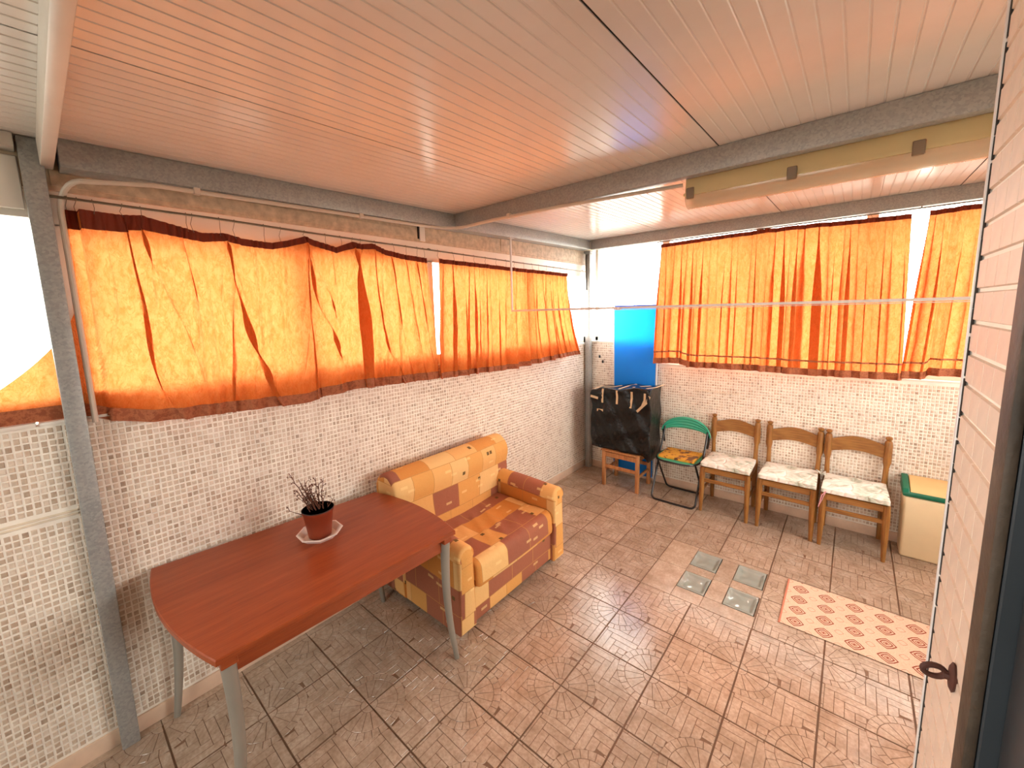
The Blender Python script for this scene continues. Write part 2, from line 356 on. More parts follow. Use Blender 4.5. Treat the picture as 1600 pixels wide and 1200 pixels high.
t.l(t.b.outputs[0], ms.inputs[1]); t.l(tr.outputs[0], ms.inputs[2]); t.l(ms.outputs[0], t.out.inputs['Surface']); M['diffuser'] = t.m
M['tubewhite'] = plain('lamp_tube', srgb(240, 236, 226), 0.3, var=0.02)
t = NT('glass_block'); v = t.coord('Object'); t.col(srgb(226, 238, 228)); t.set(Roughness=0.03, IOR=1.52, Transmission_Weight=0.6, Specular_IOR_Level=0.8); t.bump(t.noise(v, 9, 1), 0.45, 0.05); M['gblock'] = t.m
M['gpit'] = plain('glass_block_bed', srgb(170, 186, 174), 0.4, var=0.3, scale=14)
M['pink'] = plain('pink_ribbon', srgb(220, 160, 164), 0.8)
# rug
t = NT('rug_print'); tc = t.n('TexCoord'); sp = t.n('SeparateXYZ'); t.l(tc.outputs['Object'], sp.inputs[0])
def dia(ox, oy, px, py):
    ax = t.math('ABSOLUTE', t.math('SUBTRACT', t.math('FRACT', t.math('DIVIDE', t.math('ADD', sp.outputs[0], ox), px)), 0.5))
    ay = t.math('ABSOLUTE', t.math('SUBTRACT', t.math('FRACT', t.math('DIVIDE', t.math('ADD', sp.outputs[1], oy), py)), 0.5))
    a = t.math('MULTIPLY', ax, px); b = t.math('MULTIPLY', ay, py)
    s_ = t.math('ADD', a, b); m_ = t.math('MAXIMUM', a, b)
    return t.math('ADD', t.math('MULTIPLY', s_, 0.8), t.math('MULTIPLY', m_, 0.25))
PX, PY = 0.135, 0.118
d1 = dia(0.0, 0.0, PX, PY); d2 = dia(PX / 2, PY / 2, PX, PY)
W0 = (0, 0, 0, 1); W1 = (1, 1, 1, 1)
r1 = t.ramp(d1, [(0, W1), (0.004, W0), (0.010, W1), (0.0145, W0), (0.023, W1), (0.0275, W0), (0.036, W1), (0.043, W0)], 'CONSTANT')
r2 = t.ramp(d2, [(0, W0), (0.008, W1), (0.0105, W0), (0.017, W1), (0.020, W0)], 'CONSTANT')
nz = t.noise(tc.outputs['Object'], 200, 3)
bc = t.ramp(nz, [(0.3, srgb(222, 184, 158)), (0.7, srgb(238, 208, 184))])
bc = t.mix(t.math('MULTIPLY', r2, 0.8), bc, srgb(176, 120, 98)); bc = t.mix(r1, bc, srgb(146, 72, 52))
t.col(bc); t.set(Roughness=0.95, Specular_IOR_Level=0.1); t.bump(nz, 0.5, 0.004); M['rug'] = t.m
M['rugedge'] = plain('rug_edge', srgb(206, 132, 106), 0.95)

# ================================================================ floor
S = 0.3345; X0 = 1.050 - 4 * S; Y0 = 1.180 - 12 * S
gx = [(1.585, 1.762), (1.868, 2.046)]; gy = [(2.632, 2.838), (2.928, 3.142)]
fb = MB(); exs = [-0.15, gx[0][0], gx[0][1], gx[1][0], gx[1][1], 4.05]; eys = [-2.6, gy[0][0], gy[0][1], gy[1][0], gy[1][1], YF + .15]
for i in range(5):
    for j in range(5): fb.box(exs[i], exs[i + 1], eys[j], eys[j + 1], -0.12, -0.060 if (i % 2 and j % 2) else -0.0035)
floor = struct(fb.build('floor', M['grout'], smooth=0))
def tile_relief():
    """one embossed tile centred on its own origin: quarter fans in two opposite corners, parquet blocks between"""
    h = S / 2 - 0.0014; b = MB(); D = 0.0014
    b.add([(-h, -h, -D), (h, -h, -D), (h, h, -D), (-h, h, -D), (-h, -h, -0.01), (h, -h, -0.01), (h, h, -0.01), (-h, h, -0.01)],
          [(0, 1, 2, 3), (0, 4, 5, 1), (1, 5, 6, 2), (2, 6, 7, 3), (3, 7, 4, 0)], None, 1)
    def piece(poly):
        n = len(poly); cx = sum(p[0] for p in poly) / n; cy = sum(p[1] for p in poly) / n
        top = []
        for p in poly:
            dx, dy = p[0] - cx, p[1] - cy; q = math.hypot(dx, dy); k = max(0, (q - 0.0012) / q); top.append((cx + dx * k, cy + dy * k, 0.0))
        vs = [(p[0], p[1], -D) for p in poly] + top
        b.add(vs, [tuple(range(n, 2 * n))] + [(i, (i + 1) % n, n + (i + 1) % n, n + i) for i in range(n)], None, 0)
    G = 0.0011; e = 0.0016
    def sector(r0, r1, a0, a1, sgn):
        g0 = G / max(r0, 0.01); g1 = G / r1; k = 3
        pts = [(r0, a0 + g0), ] + [(r1, a0 + g1 + (a1 - a0 - 2 * g1) * i / k) for i in range(k + 1)] + [(r0, a1 - g0)]
        poly = []
        for r, a in pts:
            x = -h + e + r * math.cos(a); y = -h + e + r * math.sin(a); poly.append((x * sgn, y * sgn))
        piece(poly)
    R0, R1, R2 = 0.036, 0.130, 0.166
    for sgn in (1, -1):
        piece([((-h + e) * sgn, (-h + e) * sgn)] + [((-h + e + (R0 - G) * math.cos(a)) * sgn, (-h + e + (R0 - G) * math.sin(a)) * sgn) for a in [i / 4 * PI / 2 for i in range(5)]])
        for i in range(4): sector(R0 + G, R1 - G, i / 4 * PI / 2, (i + 1) / 4 * PI / 2, sgn)
        for i in range(7): sector(R1 + G, R2, i / 7 * PI / 2, (i + 1) / 7 * PI / 2, sgn)
    RC = R2 + 0.0022
    def cut(x0, x1, y0, y1):
        """rectangle minus both fan discs, as a polygon (None when nothing worth keeping is left)"""
        hor = (x1 - x0) >= (y1 - y0); a0, a1, c0, c1 = (x0, x1, y0, y1) if hor else (y0, y1, x0, x1)
        run = []; best = []
        for k in range(17):
            a = a0 + (a1 - a0) * k / 16; lo, hi = c0, c1
            d = RC * RC - (a + h) ** 2
            if d > 0: lo = max(lo, -h + math.sqrt(d))
            d = RC * RC - (a - h) ** 2
            if d > 0: hi = min(hi, h - math.sqrt(d))
            if hi - lo > .002: run.append((a, lo, hi))
            else: best = max(best, run, key=len); run = []
        best = max(best, run, key=len)
        if len(best) < 3: return None
        pl_ = [(a, lo) for a, lo, hi in best] + [(a, hi) for a, lo, hi in reversed(best)]
        flat = all(abs(lo - c0) < 1e-6 and abs(hi - c1) < 1e-6 for a, lo, hi in best)
        if flat: pl_ = [pl_[0], pl_[len(best) - 1], pl_[len(best)], pl_[-1]]
        return pl_ if hor else [(c, a) for a, c in pl_]
    w = 0.0385
    rects = []
    for i in range(-14, 14):
        for j in range(-14, 14):
            if (i - j) % 8 == 0: rects.append((i * w + .012, (i + 4) * w + .012, j * w, (j + 1) * w))
            if (i - j) % 8 == 7: rects.append((i * w + .012, (i + 1) * w + .012, j * w, (j + 4) * w))
    seen = set()
    for x0, x1, y0, y1 in rects:
        x0, x1, y0, y1 = max(x0, -h + e), min(x1, h - e), max(y0, -h + e), min(y1, h - e)
        if x1 - x0 < 0.005 or y1 - y0 < 0.005: continue
        key = (round(x0, 3), round(y0, 3))
        if key in seen: continue
        q = cut(x0 + G, x1 - G, y0 + G, y1 - G)
        if q: seen.add(key); piece(q)
    return b
tile_me = tile_relief().mesh('floor_tile', [M['tile'], M['groove']], smooth=0, fix=False)
def flat_tile(x0, x1, y0, y1):
    g = 0.0014; w, d = (x1 - x0) / 2 - g, (y1 - y0) / 2 - g
    if w < 0.006 or d < 0.006: return
    b = MB(); c = 0.0015
    b.add([(-w, -d, -0.01), (w, -d, -0.01), (w, d, -0.01), (-w, d, -0.01), (-w, -d, -c), (w, -d, -c), (w, d, -c), (-w, d, -c), (-w + c, -d + c, 0), (w - c, -d + c, 0), (w - c, d - c, 0), (-w + c, d - c, 0)],
          [(8, 9, 10, 11)] + [(i, (i + 1) % 4, 4 + (i + 1) % 4, 4 + i) for i in range(4)] + [(4 + i, 4 + (i + 1) % 4, 8 + (i + 1) % 4, 8 + i) for i in range(4)])
    b.build('tile', M['tile'], floor, ((x0 + x1) / 2, (y0 + y1) / 2, 0), smooth=0)
xs = [X0 + S * i for i in range(0, 14)]; ys = [Y0 + S * j for j in range(0, 17)]
BX = (xs[4], xs[6]); BY = (1.18 + 4 * S, 1.18 + 6 * S); BX = (1.05 + S, 1.05 + 3 * S)   # cells cut around the glass blocks
for i in range(-1, 10):
    for j in range(2, 22):
        x0 = X0 + S * i; y0 = Y0 + S * j; x1 = x0 + S; y1 = y0 + S
        if x1 < 0.02 or y1 < -0.75 or x0 > 3.85 or y0 > YF - 0.01: continue
        if x0 > 2.5 and y1 < 0.9: continue
        if x0 > BX[0] - 0.05 and x1 < BX[1] + 0.05 and y0 > BY[0] - 0.05 and y1 < BY[1] + 0.05: continue
        if x0 < 0 or y1 > YF:
            flat_tile(max(x0, 0.0), x1, y0, min(y1, YF)); continue
        par = (i - 4 + j - 12) % 2
        inst('tile', tile_me, floor, ((x0 + x1) / 2, (y0 + y1) / 2, 0.0), 0 if par == 0 else PI / 2)
# cut tiles around the four glass blocks
a0, a1 = BX; b0, b1 = BY; bm_ = (b0 + b1) / 2
for r in ((a0, gx[0][0], b0, bm_), (a0, gx[0][0], bm_, b1), (gx[0][0], gx[0][1], b0, gy[0][0]), (gx[0][1], a1, b0, gy[0][0]), (gx[0][0], gx[0][1], gy[0][1], gy[1][0]), (gx[1][0], a1, gy[0][1], gy[1][0]),
          (gx[0][0], a1, gy[1][1], b1), (gx[0][1], gx[1][0], gy[0][0], bm_), (gx[0][1], gx[1][0], bm_, gy[1][1])): flat_tile(*r)
for k, (bx, by) in enumerate([(0, 0), (1, 0), (0, 1), (1, 1)]):
    cx, cy = sum(gx[bx]) / 2, sum(gy[by]) / 2; w, d = (gx[bx][1] - gx[bx][0]) / 2 - .004, (gy[by][1] - gy[by][0]) / 2 - .004
    o = thing('glass_block', ['clear glass block set in the floor, nearest the sofa and camera', 'clear glass block in the floor, nearest corner of the patterned rug',
        'clear glass block in the floor, farther one on the sofa side', 'clear glass block in the floor, farther one on the rug side'][k], 'glass block', (cx, cy, 0), 0, 'glass blocks set in the floor')
    b = MB(); prf = [(0, -.003), (.10, -.003), (.13, -.012), (1, -.012)]
    def gl(u, q):
        a, c = abs(u * 2 - 1), abs(q * 2 - 1); e = 1 - max(a, c)
        return ((u * 2 - 1) * w, (q * 2 - 1) * d, .001 - .010 * smooth01(.10, .34, e))
    b.grid(gl, 20, 20); b.grid(lambda u, q: ((u * 2 - 1) * w, (q * 2 - 1) * d, -.052), 1, 1, 0, True)
    for (x0_, y0_, x1_, y1_) in ((-w, -d, w, -d), (w, -d, w, d), (w, d, -w, d), (-w, d, -w, -d)): b.add([(x0_, y0_, .001), (x1_, y1_, .001), (x1_, y1_, -.052), (x0_, y0_, -.052)], [(0, 1, 2, 3)])
    b.build('glass_lens', M['gblock'], o, smooth=60)
    MB().rbox(-w, w, -d, d, -0.0595, -0.0540, 0.002, 1).build('bed', M['gpit'], o)
# recess below blocks (cut by raising nothing: the bed sits in a pit of the slab)

# ================================================================ unseen ground, added to cut sky light from below
struct(MB().box(-40, 40, -40, 40, -0.30, -0.16).build('ground_sky_block', plain('ground_sky_block_grey', srgb(150, 146, 138), 0.9), smooth=0))
# ================================================================ walls
def chips(parent, name, umin, umax, zmin, zmax, pu, pz, place, skip=None, singles=None):
    """small mosaic chips on a wall; place(u, z, n) -> point; nearest ones to 'singles' become parts, the rest one stuff part"""
    rnd = random.Random(3); b = MB(); tones = []; cand = []
    nu = int((umax - umin) / pu); nzc = int((zmax - zmin) / pz)
    for i in range(nu):
        for j in range(nzc):
            u = umin + (i + .5) * pu + rnd.uniform(-.0012, .0012); z = zmin + (j + .5) * pz + rnd.uniform(-.0012, .0012)
            w = pu * rnd.uniform(.33, .41); h = pz * rnd.uniform(.33, .41); tone = rnd.random() ** 0.75
            if skip and skip(u, z): continue
            cand.append((singles(u, z) if singles else 9, u, z, w, h, tone))
    cand.sort(key=lambda q: q[0]); near = cand[:300] if singles else []
    for _, u, z, w, h, tone in cand[len(near):]:
        q = [place(u - w, z - h, 0), place(u + w, z - h, 0), place(u + w, z + h, 0), place(u - w, z + h, 0)]
        c = 0.78
        q += [place(u - w * c, z - h * c, .0022), place(u + w * c, z - h * c, .0022), place(u + w * c, z + h * c, .0022), place(u - w * c, z + h * c, .0022)]
        b.add(q, [(4, 5, 6, 7), (0, 1, 5, 4), (1, 2, 6, 5), (2, 3, 7, 6), (3, 0, 4, 7)]); tones += [tone] * 8
    o = b.build(name, M['chip'], parent, smooth=0, fix=False); o['kind'] = 'stuff'
    at = o.data.attributes.new('tone', 'FLOAT', 'POINT'); at.data.foreach_set('value', tones)
    if near:
        var = []
        for k in range(10):
            w, h = pu * rnd.uniform(.34, .41), pz * rnd.uniform(.34, .41); c = .78; org = Vector(place(0, 0, 0))
            q = [Vector(place(a * w, e * h, 0)) - org for a, e in ((-1, -1), (1, -1), (1, 1), (-1, 1))] + [Vector(place(a * w * c, e * h * c, .0022)) - org for a, e in ((-1, -1), (1, -1), (1, 1), (-1, 1))]
            me = MB().add(q, [(4, 5, 6, 7), (0, 1, 5, 4), (1, 2, 6, 5), (2, 3, 7, 6), (3, 0, 4, 7)]).mesh('mosaic_chip', M['chip'], smooth=0, fix=False)
            at = me.attributes.new('tone', 'FLOAT', 'POINT'); at.data.foreach_set('value', [(k + .5) / 10] * 8); var.append(me)
        for _, u, z, w, h, tone in near: inst('mosaic_chip', var[min(9, int(tone * 10))], parent, place(u, z, 0))
ZS = 1.480
wl = struct(MB().box(-0.15, 0.0, -2.6, YF + 0.15, -0.1, ZS).build('wall_left', M['wallgrout'], smooth=0))
chips(wl, 'mosaic_field', -0.9, YF, 0.085, ZS - 0.004, 0.0222, 0.0262, lambda u, z, n: (n, u, z), lambda u, z: (u < 0.04 and abs(z - 1.108) < 0.016), lambda u, z: abs(u + 0.03) + abs(z - 1.15) * 0.35)
MB().rbox(0.0, 0.006, -0.9, 0.035, 1.096, 1.104, 0.002, 1).rbox(0.0, 0.006, -0.9, 0.035, 1.110, 1.119, 0.002, 1).build('border_strip', M['cream'], wl)
MB().rbox(-0.15, 0.012, -2.6, -0.035, ZS, 1.497, 0.003, 2).build('window_sill', M['alu'], wl)
MB().rbox(-0.15, 0.005, -0.028, YF, ZS, 1.493, 0.003, 2).build('window_sill', M['alu'], wl)
wf = struct(MB().box(0.0, 0.88, YF, YF + 0.15, -0.1, 1.505).box(0.88, 4.05, YF, YF + 0.15, -0.1, 1.290).build('wall_far', M['wallgrout'], smooth=0))
chips(wf, 'mosaic_field', 0.0, 3.5, 0.085, 1.500, 0.0222, 0.0262, lambda u, z, n: (u, YF - n, z), lambda u, z: u > .87 and z > 1.272)
MB().rbox(0.0, .88, YF - 0.012, YF + 0.15, 1.505, 1.517, 0.003, 2).build('window_sill', M['alu'], wf)
MB().rbox(.881, 4.05, YF - 0.012, YF + 0.15, 1.290, 1.302, 0.003, 2).build('window_sill', M['alu'], wf)
for hx, hz in ((0.170, 1.336), (0.211, 1.279)): MB().rbox(hx - .012, hx + .012, YF - .006, YF + .001, hz - .016, hz + .016, .003, 1).build('wall_plug', M['black'], wf)
MB().rbox(1.22, 1.62, YF - .005, YF, 1.052, 1.058, .001, 1).build('tile_edge_line', M['cream'], wf)
wr = struct(MB().box(3.9, 4.05, 1.03, YF, -0.1, 0.95).box(3.9, 4.05, 1.03, YF, 2.12, 2.62).box(3.9, 4.05, 1.03, 1.85, .95, 2.12).box(3.9, 4.05, 3.75, YF, .95, 2.12).build('wall_right', M['cream'], smooth=0))
# end wall of the porch behind the camera, with an unseen opening sized for fill light
we = struct(MB().box(0, 2.75, -2.6, -2.45, -0.1, 1.25).box(0, .85, -2.6, -2.45, 1.25, 2.5).box(2.3, 2.75, -2.6, -2.45, 1.25, 2.5).box(.85, 2.3, -2.6, -2.45, 2.32, 2.5).build('wall_back', M['housewall'], smooth=0))
wh = struct(MB().box(2.68, 4.05, -2.6, 0.72, -0.1, 2.56).build('wall_house', M['housewall'], smooth=0))
# lintels over the left windows
wu = struct(MB().box(-0.15, 0.0, -2.6, YF + .15, 2.385, 2.66).build('wall_left_lintel', M['roofend'], smooth=0))
MB().rbox(0.0, 0.008, -2.4, 0.036, 2.30, 2.49, .003, 1).build('panel', M['alu'], wu)
for y0, y1 in ((0.11, 1.83), (1.90, 2.70), (2.72, 4.11)):
    MB().rbox(0.0, 0.006, y0, y1, 2.402, ZC(y0) - 0.09, 0.002, 1).build('panel', M['roofend'], wu)
MB().rbox(0, .008, 1.835, 1.845, 2.405, 2.49, .001, 1).build('joint', M['dark'], wu)
MB().rbox(0, .012, 1.848, 1.895, 2.39, 2.5, .002, 1).build('cover_strip', M['alu'], wu)
wfu = struct(MB().box(0.0, 4.05, YF + .02, YF + .15, 2.56, 2.75).build('wall_far_lintel', M['cream'], smooth=0))
# skirting
b = MB().rbox(0.0, 0.011, -2.45, YF, 0.0, 0.078, 0.003, 2); struct(b.build('baseboard_left', M['skirt']))
b = MB().rbox(0.011, 3.9, YF - 0.011, YF, 0.0, 0.078, 0.003, 2); struct(b.build('baseboard_far', M['skirt']))

# windows: aluminium frame with separate panes
def window_x(n, y0, y1, z0, z1, muls, xg=-0.035, rail=.075):
    w = struct(MB().box(xg - .022, xg + .022, y0, y1, z0, z0 + rail).box(xg - .022, xg + .022, y0, y1, z1 - .005, 2.39 if xg < 1 else z1 + .04).box(xg - .022, xg + .022, y0, y0 + .04, z0, z1).box(xg - .022, xg + .022, y1 - .04, y1, z0, z1).build('window_%d' % n, M['alu'], smooth=0))
    e = [y0 + .04] + muls + [y1 - .04]
    for m_ in muls: MB().rbox(xg - .026, xg + .026, m_ - .03, m_ + .03, z0 + .04, z1, .004, 1).build('stile', M['alu'], w)
    for a, c in zip(e, e[1:]): MB().box(xg - .003, xg + .003, a, c, z0 + .04, z1 + .0).build('pane', M['glass'], w, smooth=0)
def window_y(n, x0, x1, z0, z1, muls, yg=YF + .08, top=2.62):
    w = struct(MB().box(x0, x1, yg - .022, yg + .022, z0, z0 + .045).box(x0, x1, yg - .022, yg + .022, z1, top).box(x0, x0 + .035, yg - .022, yg + .022, z0, z1).box(x1 - .035, x1, yg - .022, yg + .022, z0, z1).build('window_%d' % n, M['alu'], smooth=0))
    e = [x0 + .035] + muls + [x1 - .035]
    for m_ in muls: MB().rbox(m_ - .025, m_ + .025, yg - .026, yg + .026, z0 + .04, z1, .004, 1).build('stile', M['alu'], w)
    for a, c in zip(e, e[1:]): MB().box(a, c, yg - .003, yg + .003, z0 + .04, z1).build('pane', M['glass'], w, smooth=0)
window_x(1, -2.45, 0.10, 1.495, 2.285, [-1.2], -.06, .09)
window_x(2, 0.10, 1.925, 1.493, 2.26, [1.0], -.035, .10)
window_x(3, 1.925, 4.205, 1.493, 2.26, [3.05])
window_y(4, 0.08, 0.88, 1.517, 2.56, [])
window_y(5, 0.88, 2.45, 1.302, 2.56, [1.7])
window_y(6, 2.45, 3.90, 1.302, 2.56, [3.2])
window_x(8, 1.85, 3.75, 0.95, 2.08, [2.8], 3.98)  # unseen right-wall window, added to brighten the floor and left wall
window_y(7, 0.85, 2.30, 1.25, 2.28, [1.55], -2.53, 2.32)  # unseen window behind the camera, sized for the fill it lets in

# ================================================================ roof panels
ce = struct(MB().box(-0.2, 4.1, -2.65, 4.4, 0.055, 0.075).build('ceiling', M['ceil'], smooth=0))
ce.data.vertices.foreach_set('co', [q for v_ in ce.data.vertices for q in (v_.co.x, v_.co.y, v_.co.z + ZC(v_.co.y))])
def roof_panel(x0, x1):
    n = round((x1 - x0) / 0.05); prof = []
    g = 0.0035; x = x0 + g; prof.append((x, 0.0))
    for k in range(1, n):
        c = x0 + 0.05 * k; prof += [(c - 0.0042, 0.0), (c - 0.0016, 0.0022), (c + 0.0016, 0.0022), (c + 0.0042, 0.0)]
    prof.append((x1 - g, 0.0)); m = len(prof)
    vs = [(x, yy, z + ZC(yy)) for yy in (-2.65, 4.4) for x, z in prof] + [(x, yy, 0.05 + ZC(yy)) for yy in (-2.65, 4.4) for x in (x0 + g, x1 - g)]
    fs = [(i, m + i, m + i + 1, i + 1) for i in range(m - 1)] + [(2 * m, 2 * m + 1, 2 * m + 3, 2 * m + 2), (0, 2 * m, 2 * m + 2, m), (m - 1, 2 * m - 1, 2 * m + 3, 2 * m + 1)]
    return MB().add(vs, fs).build('roof_panel', M['ceil'], ce, smooth=0)
for k in range(-1, 4): roof_panel(max(-.15, 0.874 + k - 0.0), min(4.05, 0.874 + k + 1)) if k >= 0 else roof_panel(-0.126, 0.874)
seam_m = M['dark']
for xj in (0.874, 1.874, 2.874): MB().add([(xj - .003, -2.65, ZC(-2.65) + .003), (xj + .003, -2.65, ZC(-2.65) + .003), (xj + .003, 4.4, ZC(4.4) + .003), (xj - .003, 4.4, ZC(4.4) + .003), (xj - .003, -2.65, ZC(-2.65) + .02), (xj + .003, -2.65, ZC(-2.65) + .02), (xj + .003, 4.4, ZC(4.4) + .02), (xj - .003, 4.4, ZC(4.4) + .02)],
    [(0, 3, 2, 1), (4, 5, 6, 7), (0, 1, 5, 4), (1, 2, 6, 5), (2, 3, 7, 6), (3, 0, 4, 7)]).build('panel_joint', seam_m, ce, smooth=0)

# ================================================================ steel frame
def sloped_beam(name, x0, x1, y0, y1, h, mat, label, r=0.004):
    b = MB(); b.rbox(x0, x1, y0, y1, -h, -0.001, r, 2); b.v = [(x, y, z + ZC(y)) for x, y, z in b.v]
    return tag(b.build(name, mat), label, 'beam')
sloped_beam('steel_beam', 0.001, 0.111, 0.137, 4.10, 0.102, M['steel'], 'grey steel roof beam along the left wall above the orange curtains')
sloped_beam('steel_beam', 0.112, 3.89, 2.091, 2.150, 0.102, M['steel'], 'grey steel beam crossing the ceiling in front of the fluorescent lamp')
sloped_beam('steel_beam', 0.112, 3.89, 4.102, 4.205, 0.102, M['steel'], 'grey steel roof beam along the far wall above the curtains')
sloped_beam('steel_beam', 0.02, 2.67, 0.089, 0.124, 0.096, M['beamwhite'], 'pale painted beam running from the left post towards the camera')
sloped_beam('steel_beam', 0.001, 0.08, -2.44, 0.034, 0.05, M['beamwhite'], 'short pale roof edge strip left of the galvanised post')
t_ = thing('steel_post', 'galvanised square steel post standing left of the table', 'post', (0.032, 0.070, 0))
MB().rbox(-.026, .028, -.030, .030, 0.0, ZC(.07) - .002, .004, 2).build('shaft', M['steel'], t_)
t_ = thing('steel_post', 'grey steel post standing in the far left corner', 'post', (0.055, 4.160, 0))
MB().rbox(-.030, .030, -.030, .030, 0.0, ZC(4.16) - .104, .004, 2).build('shaft', M['steel'], t_)
MB().rbox(-.04, .04, -.04, .04, ZC(4.16) - .135, ZC(4.16) - .1045, .004, 2).build('cap_plate', M['steel'], t_)
MB().rbox(-.012, -.004, -.036, -.0305, 2.10, 2.49, .001, 1).build('sealing_strip', M['dark'], t_)

# ================================================================ tiled pier beside the camera
PXW = 2.5445; PY0, PY1 = 0.79, 1.030
wp = struct(MB().box(PXW + .004, 4.05, 0.7895, PY1, -0.1, 2.57).build('wall_pier', M['piergrout'], smooth=0))
pt = MB().add([(0, -.0292, -.0234), (0, .0292, -.0234), (0, .0292, .0234), (0, -.0292, .0234), (-.004, -.0284, -.0216), (-.004, .0284, -.0216), (-.004, .0284, .0216), (-.004, -.0284, .0216)],
              [(7, 6, 5, 4), (0, 4, 5, 1), (1, 5, 6, 2), (2, 6, 7, 3), (3, 7, 4, 0)]).mesh('pier_tile', M['pier'], smooth=0, fix=True)
for j in range(16, 49):
    for i in range(4): inst('tile', pt, wp, (PXW + .004, PY0 + .03 + i * .060, 0.010 + .0523 * j + .026))
for j in range(0, 16):
    MB().rbox(PXW, PXW + .0045, PY0 + .003, PY1 - .003, 0.012 + .0523 * j + .003, 0.012 + .0523 * (j + 1) - .003, .001, 1).build('tile_course', M['pier'], wp)
tr1 = struct(MB().rbox(PXW - .0035, PXW + .006, PY1 - .001, PY1 + .008, 0.0, 2.56, .002, 2).build('trim_1', M['whitepaint']))
b = MB()
rr = random.Random(5); z = 0.1
while z < 2.5:
    dz = rr.uniform(.035, .14); b.rbox(PXW - .0012, PXW + .002, PY1 - .0045 - rr.uniform(0, .003), PY1 - .0005, z, min(z + dz, 2.55), .0005, 1); z += dz + rr.uniform(.0, .008)
b.build('filler_gap', M['dark'], wp)
b = MB().rbox(PXW - .002, PXW + .010, 0.742, 0.789, 0.0, 2.56, .003, 2)
struct(b.build('trim_2', M['jamb_gap']))
d = struct(MB().rbox(2.580, 2.625, -0.45, 0.733, 0.0, 2.45, .004, 2).build('door_1', M['doorgrey']))
MB().rbox(PXW + .0105, 2.675, 0.741, 0.789, 0.0, 2.56, .002, 1).build('door_frame', M['doorgrey'], d)
MB().rbox(2.570, 2.579, 0.60, 0.733, 0.0, 2.45, .004, 2).build('door_stile', M['doorgrey'], d)
MB().rbox(2.566, 2.579, -0.45, -0.30, 0.0, 2.45, .004, 2).build('door_stile', M['doorgrey'], d)
e_ = thing('eye_bolt', 'rusty iron latch eye fixed to the tiled pier', 'latch', (PXW, 0.838, 1.312))
b = MB(); b.lathe([(0.0, -.001), (.016, -.001), (.019, .003), (.014, .006), (0.0, .0065)], n=16); b.v = [(-z_, x * .8, y * 1.25) for x, y, z_ in b.v]; b.build('wall_plate', M['rust'], e_)
b = MB(); b.tube([(-.022 + .0125 * math.cos(a), .004 * math.cos(a), .009 * math.sin(a)) for a in [i / 18 * 2 * PI for i in range(18)]], .0042, 8, closed=True); b.build('ring', M['rust'], e_)
MB().tube([(-.012, 0, 0), (-.004, 0, 0)], .006, 8).build('shank', M['rust'], e_)

# ================================================================ curtains
def curtain(name, label, P, zt, zb_, nu, rods, heading=0.042, hem=0.045, ribbon=None, group='orange curtains', hooks=()):
    """P(s, v) -> (point, room-side unit normal); v = 0 at the heading, 1 at the hem"""
    base = P(0.5, 1.0)[0]
    o = thing(name, label, 'curtain', base, 0, group)
    L = lambda p: (p[0] - base[0], p[1] - base[1], p[2] - base[2])
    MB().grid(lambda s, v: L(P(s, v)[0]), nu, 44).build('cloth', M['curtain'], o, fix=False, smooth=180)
    H = lambda s: P(s, 0)[0][2] - P(s, 1)[0][2]
    def strip(z0, z1, d):
        def fn(s, q):
            h = H(s); v = (z0 + (z1 - z0) * q) / h if z0 >= 0 else 1 + (z0 + (z1 - z0) * q) / h
            p, n = P(s, v); return L((p[0] + n[0] * d, p[1] + n[1] * d, p[2]))
        return fn
    hf = heading if callable(heading) else (lambda s: heading)
    def top(s, q):
        p, n = P(s, hf(s) * q / H(s)); k = .008 + .0022 * math.sin(s * 520); return L((p[0] + n[0] * k, p[1] + n[1] * k, p[2]))
    hd = MB().grid(top, nu, 3).build('heading_tape', M['heading'], o, fix=False, smooth=180)
    MB().grid(strip(-hem, -0.0001, .007), nu, 3).build('hem_band', M['hem'], o, fix=False, smooth=180)
    if ribbon: MB().grid(strip(-ribbon[0], -ribbon[1], .009), nu, 1).build('ribbon_stripe', M['hem'], o, fix=False, smooth=180)
    for s in hooks:
        p = P(s, 0.0)[0]; r = rods(p); n = P(s, 0)[1]; p = (p[0] + n[0] * .006, p[1] + n[1] * .006, p[2] - .012)
        j = random.uniform(-.006, .006); tx, ty = -n[1], n[0]
        pts = [p, (p[0] + tx * j, p[1] + ty * j, p[2] + .012), ((p[0] + r[0]) / 2 + tx * j * 2, (p[1] + r[1]) / 2 + ty * j * 2, (p[2] + r[2]) / 2), (r[0] + n[0] * .009, r[1] + n[1] * .009, r[2]), (r[0], r[1], r[2] + .009), (r[0] - n[0] * .008, r[1] - n[1] * .008, r[2] + .001)]
        MB().tube([L(q) for q in pts], .0012, 5).build('curtain_hook', M['wire'], hd)
    return o
def gauss(x): return math.exp(-x * x)
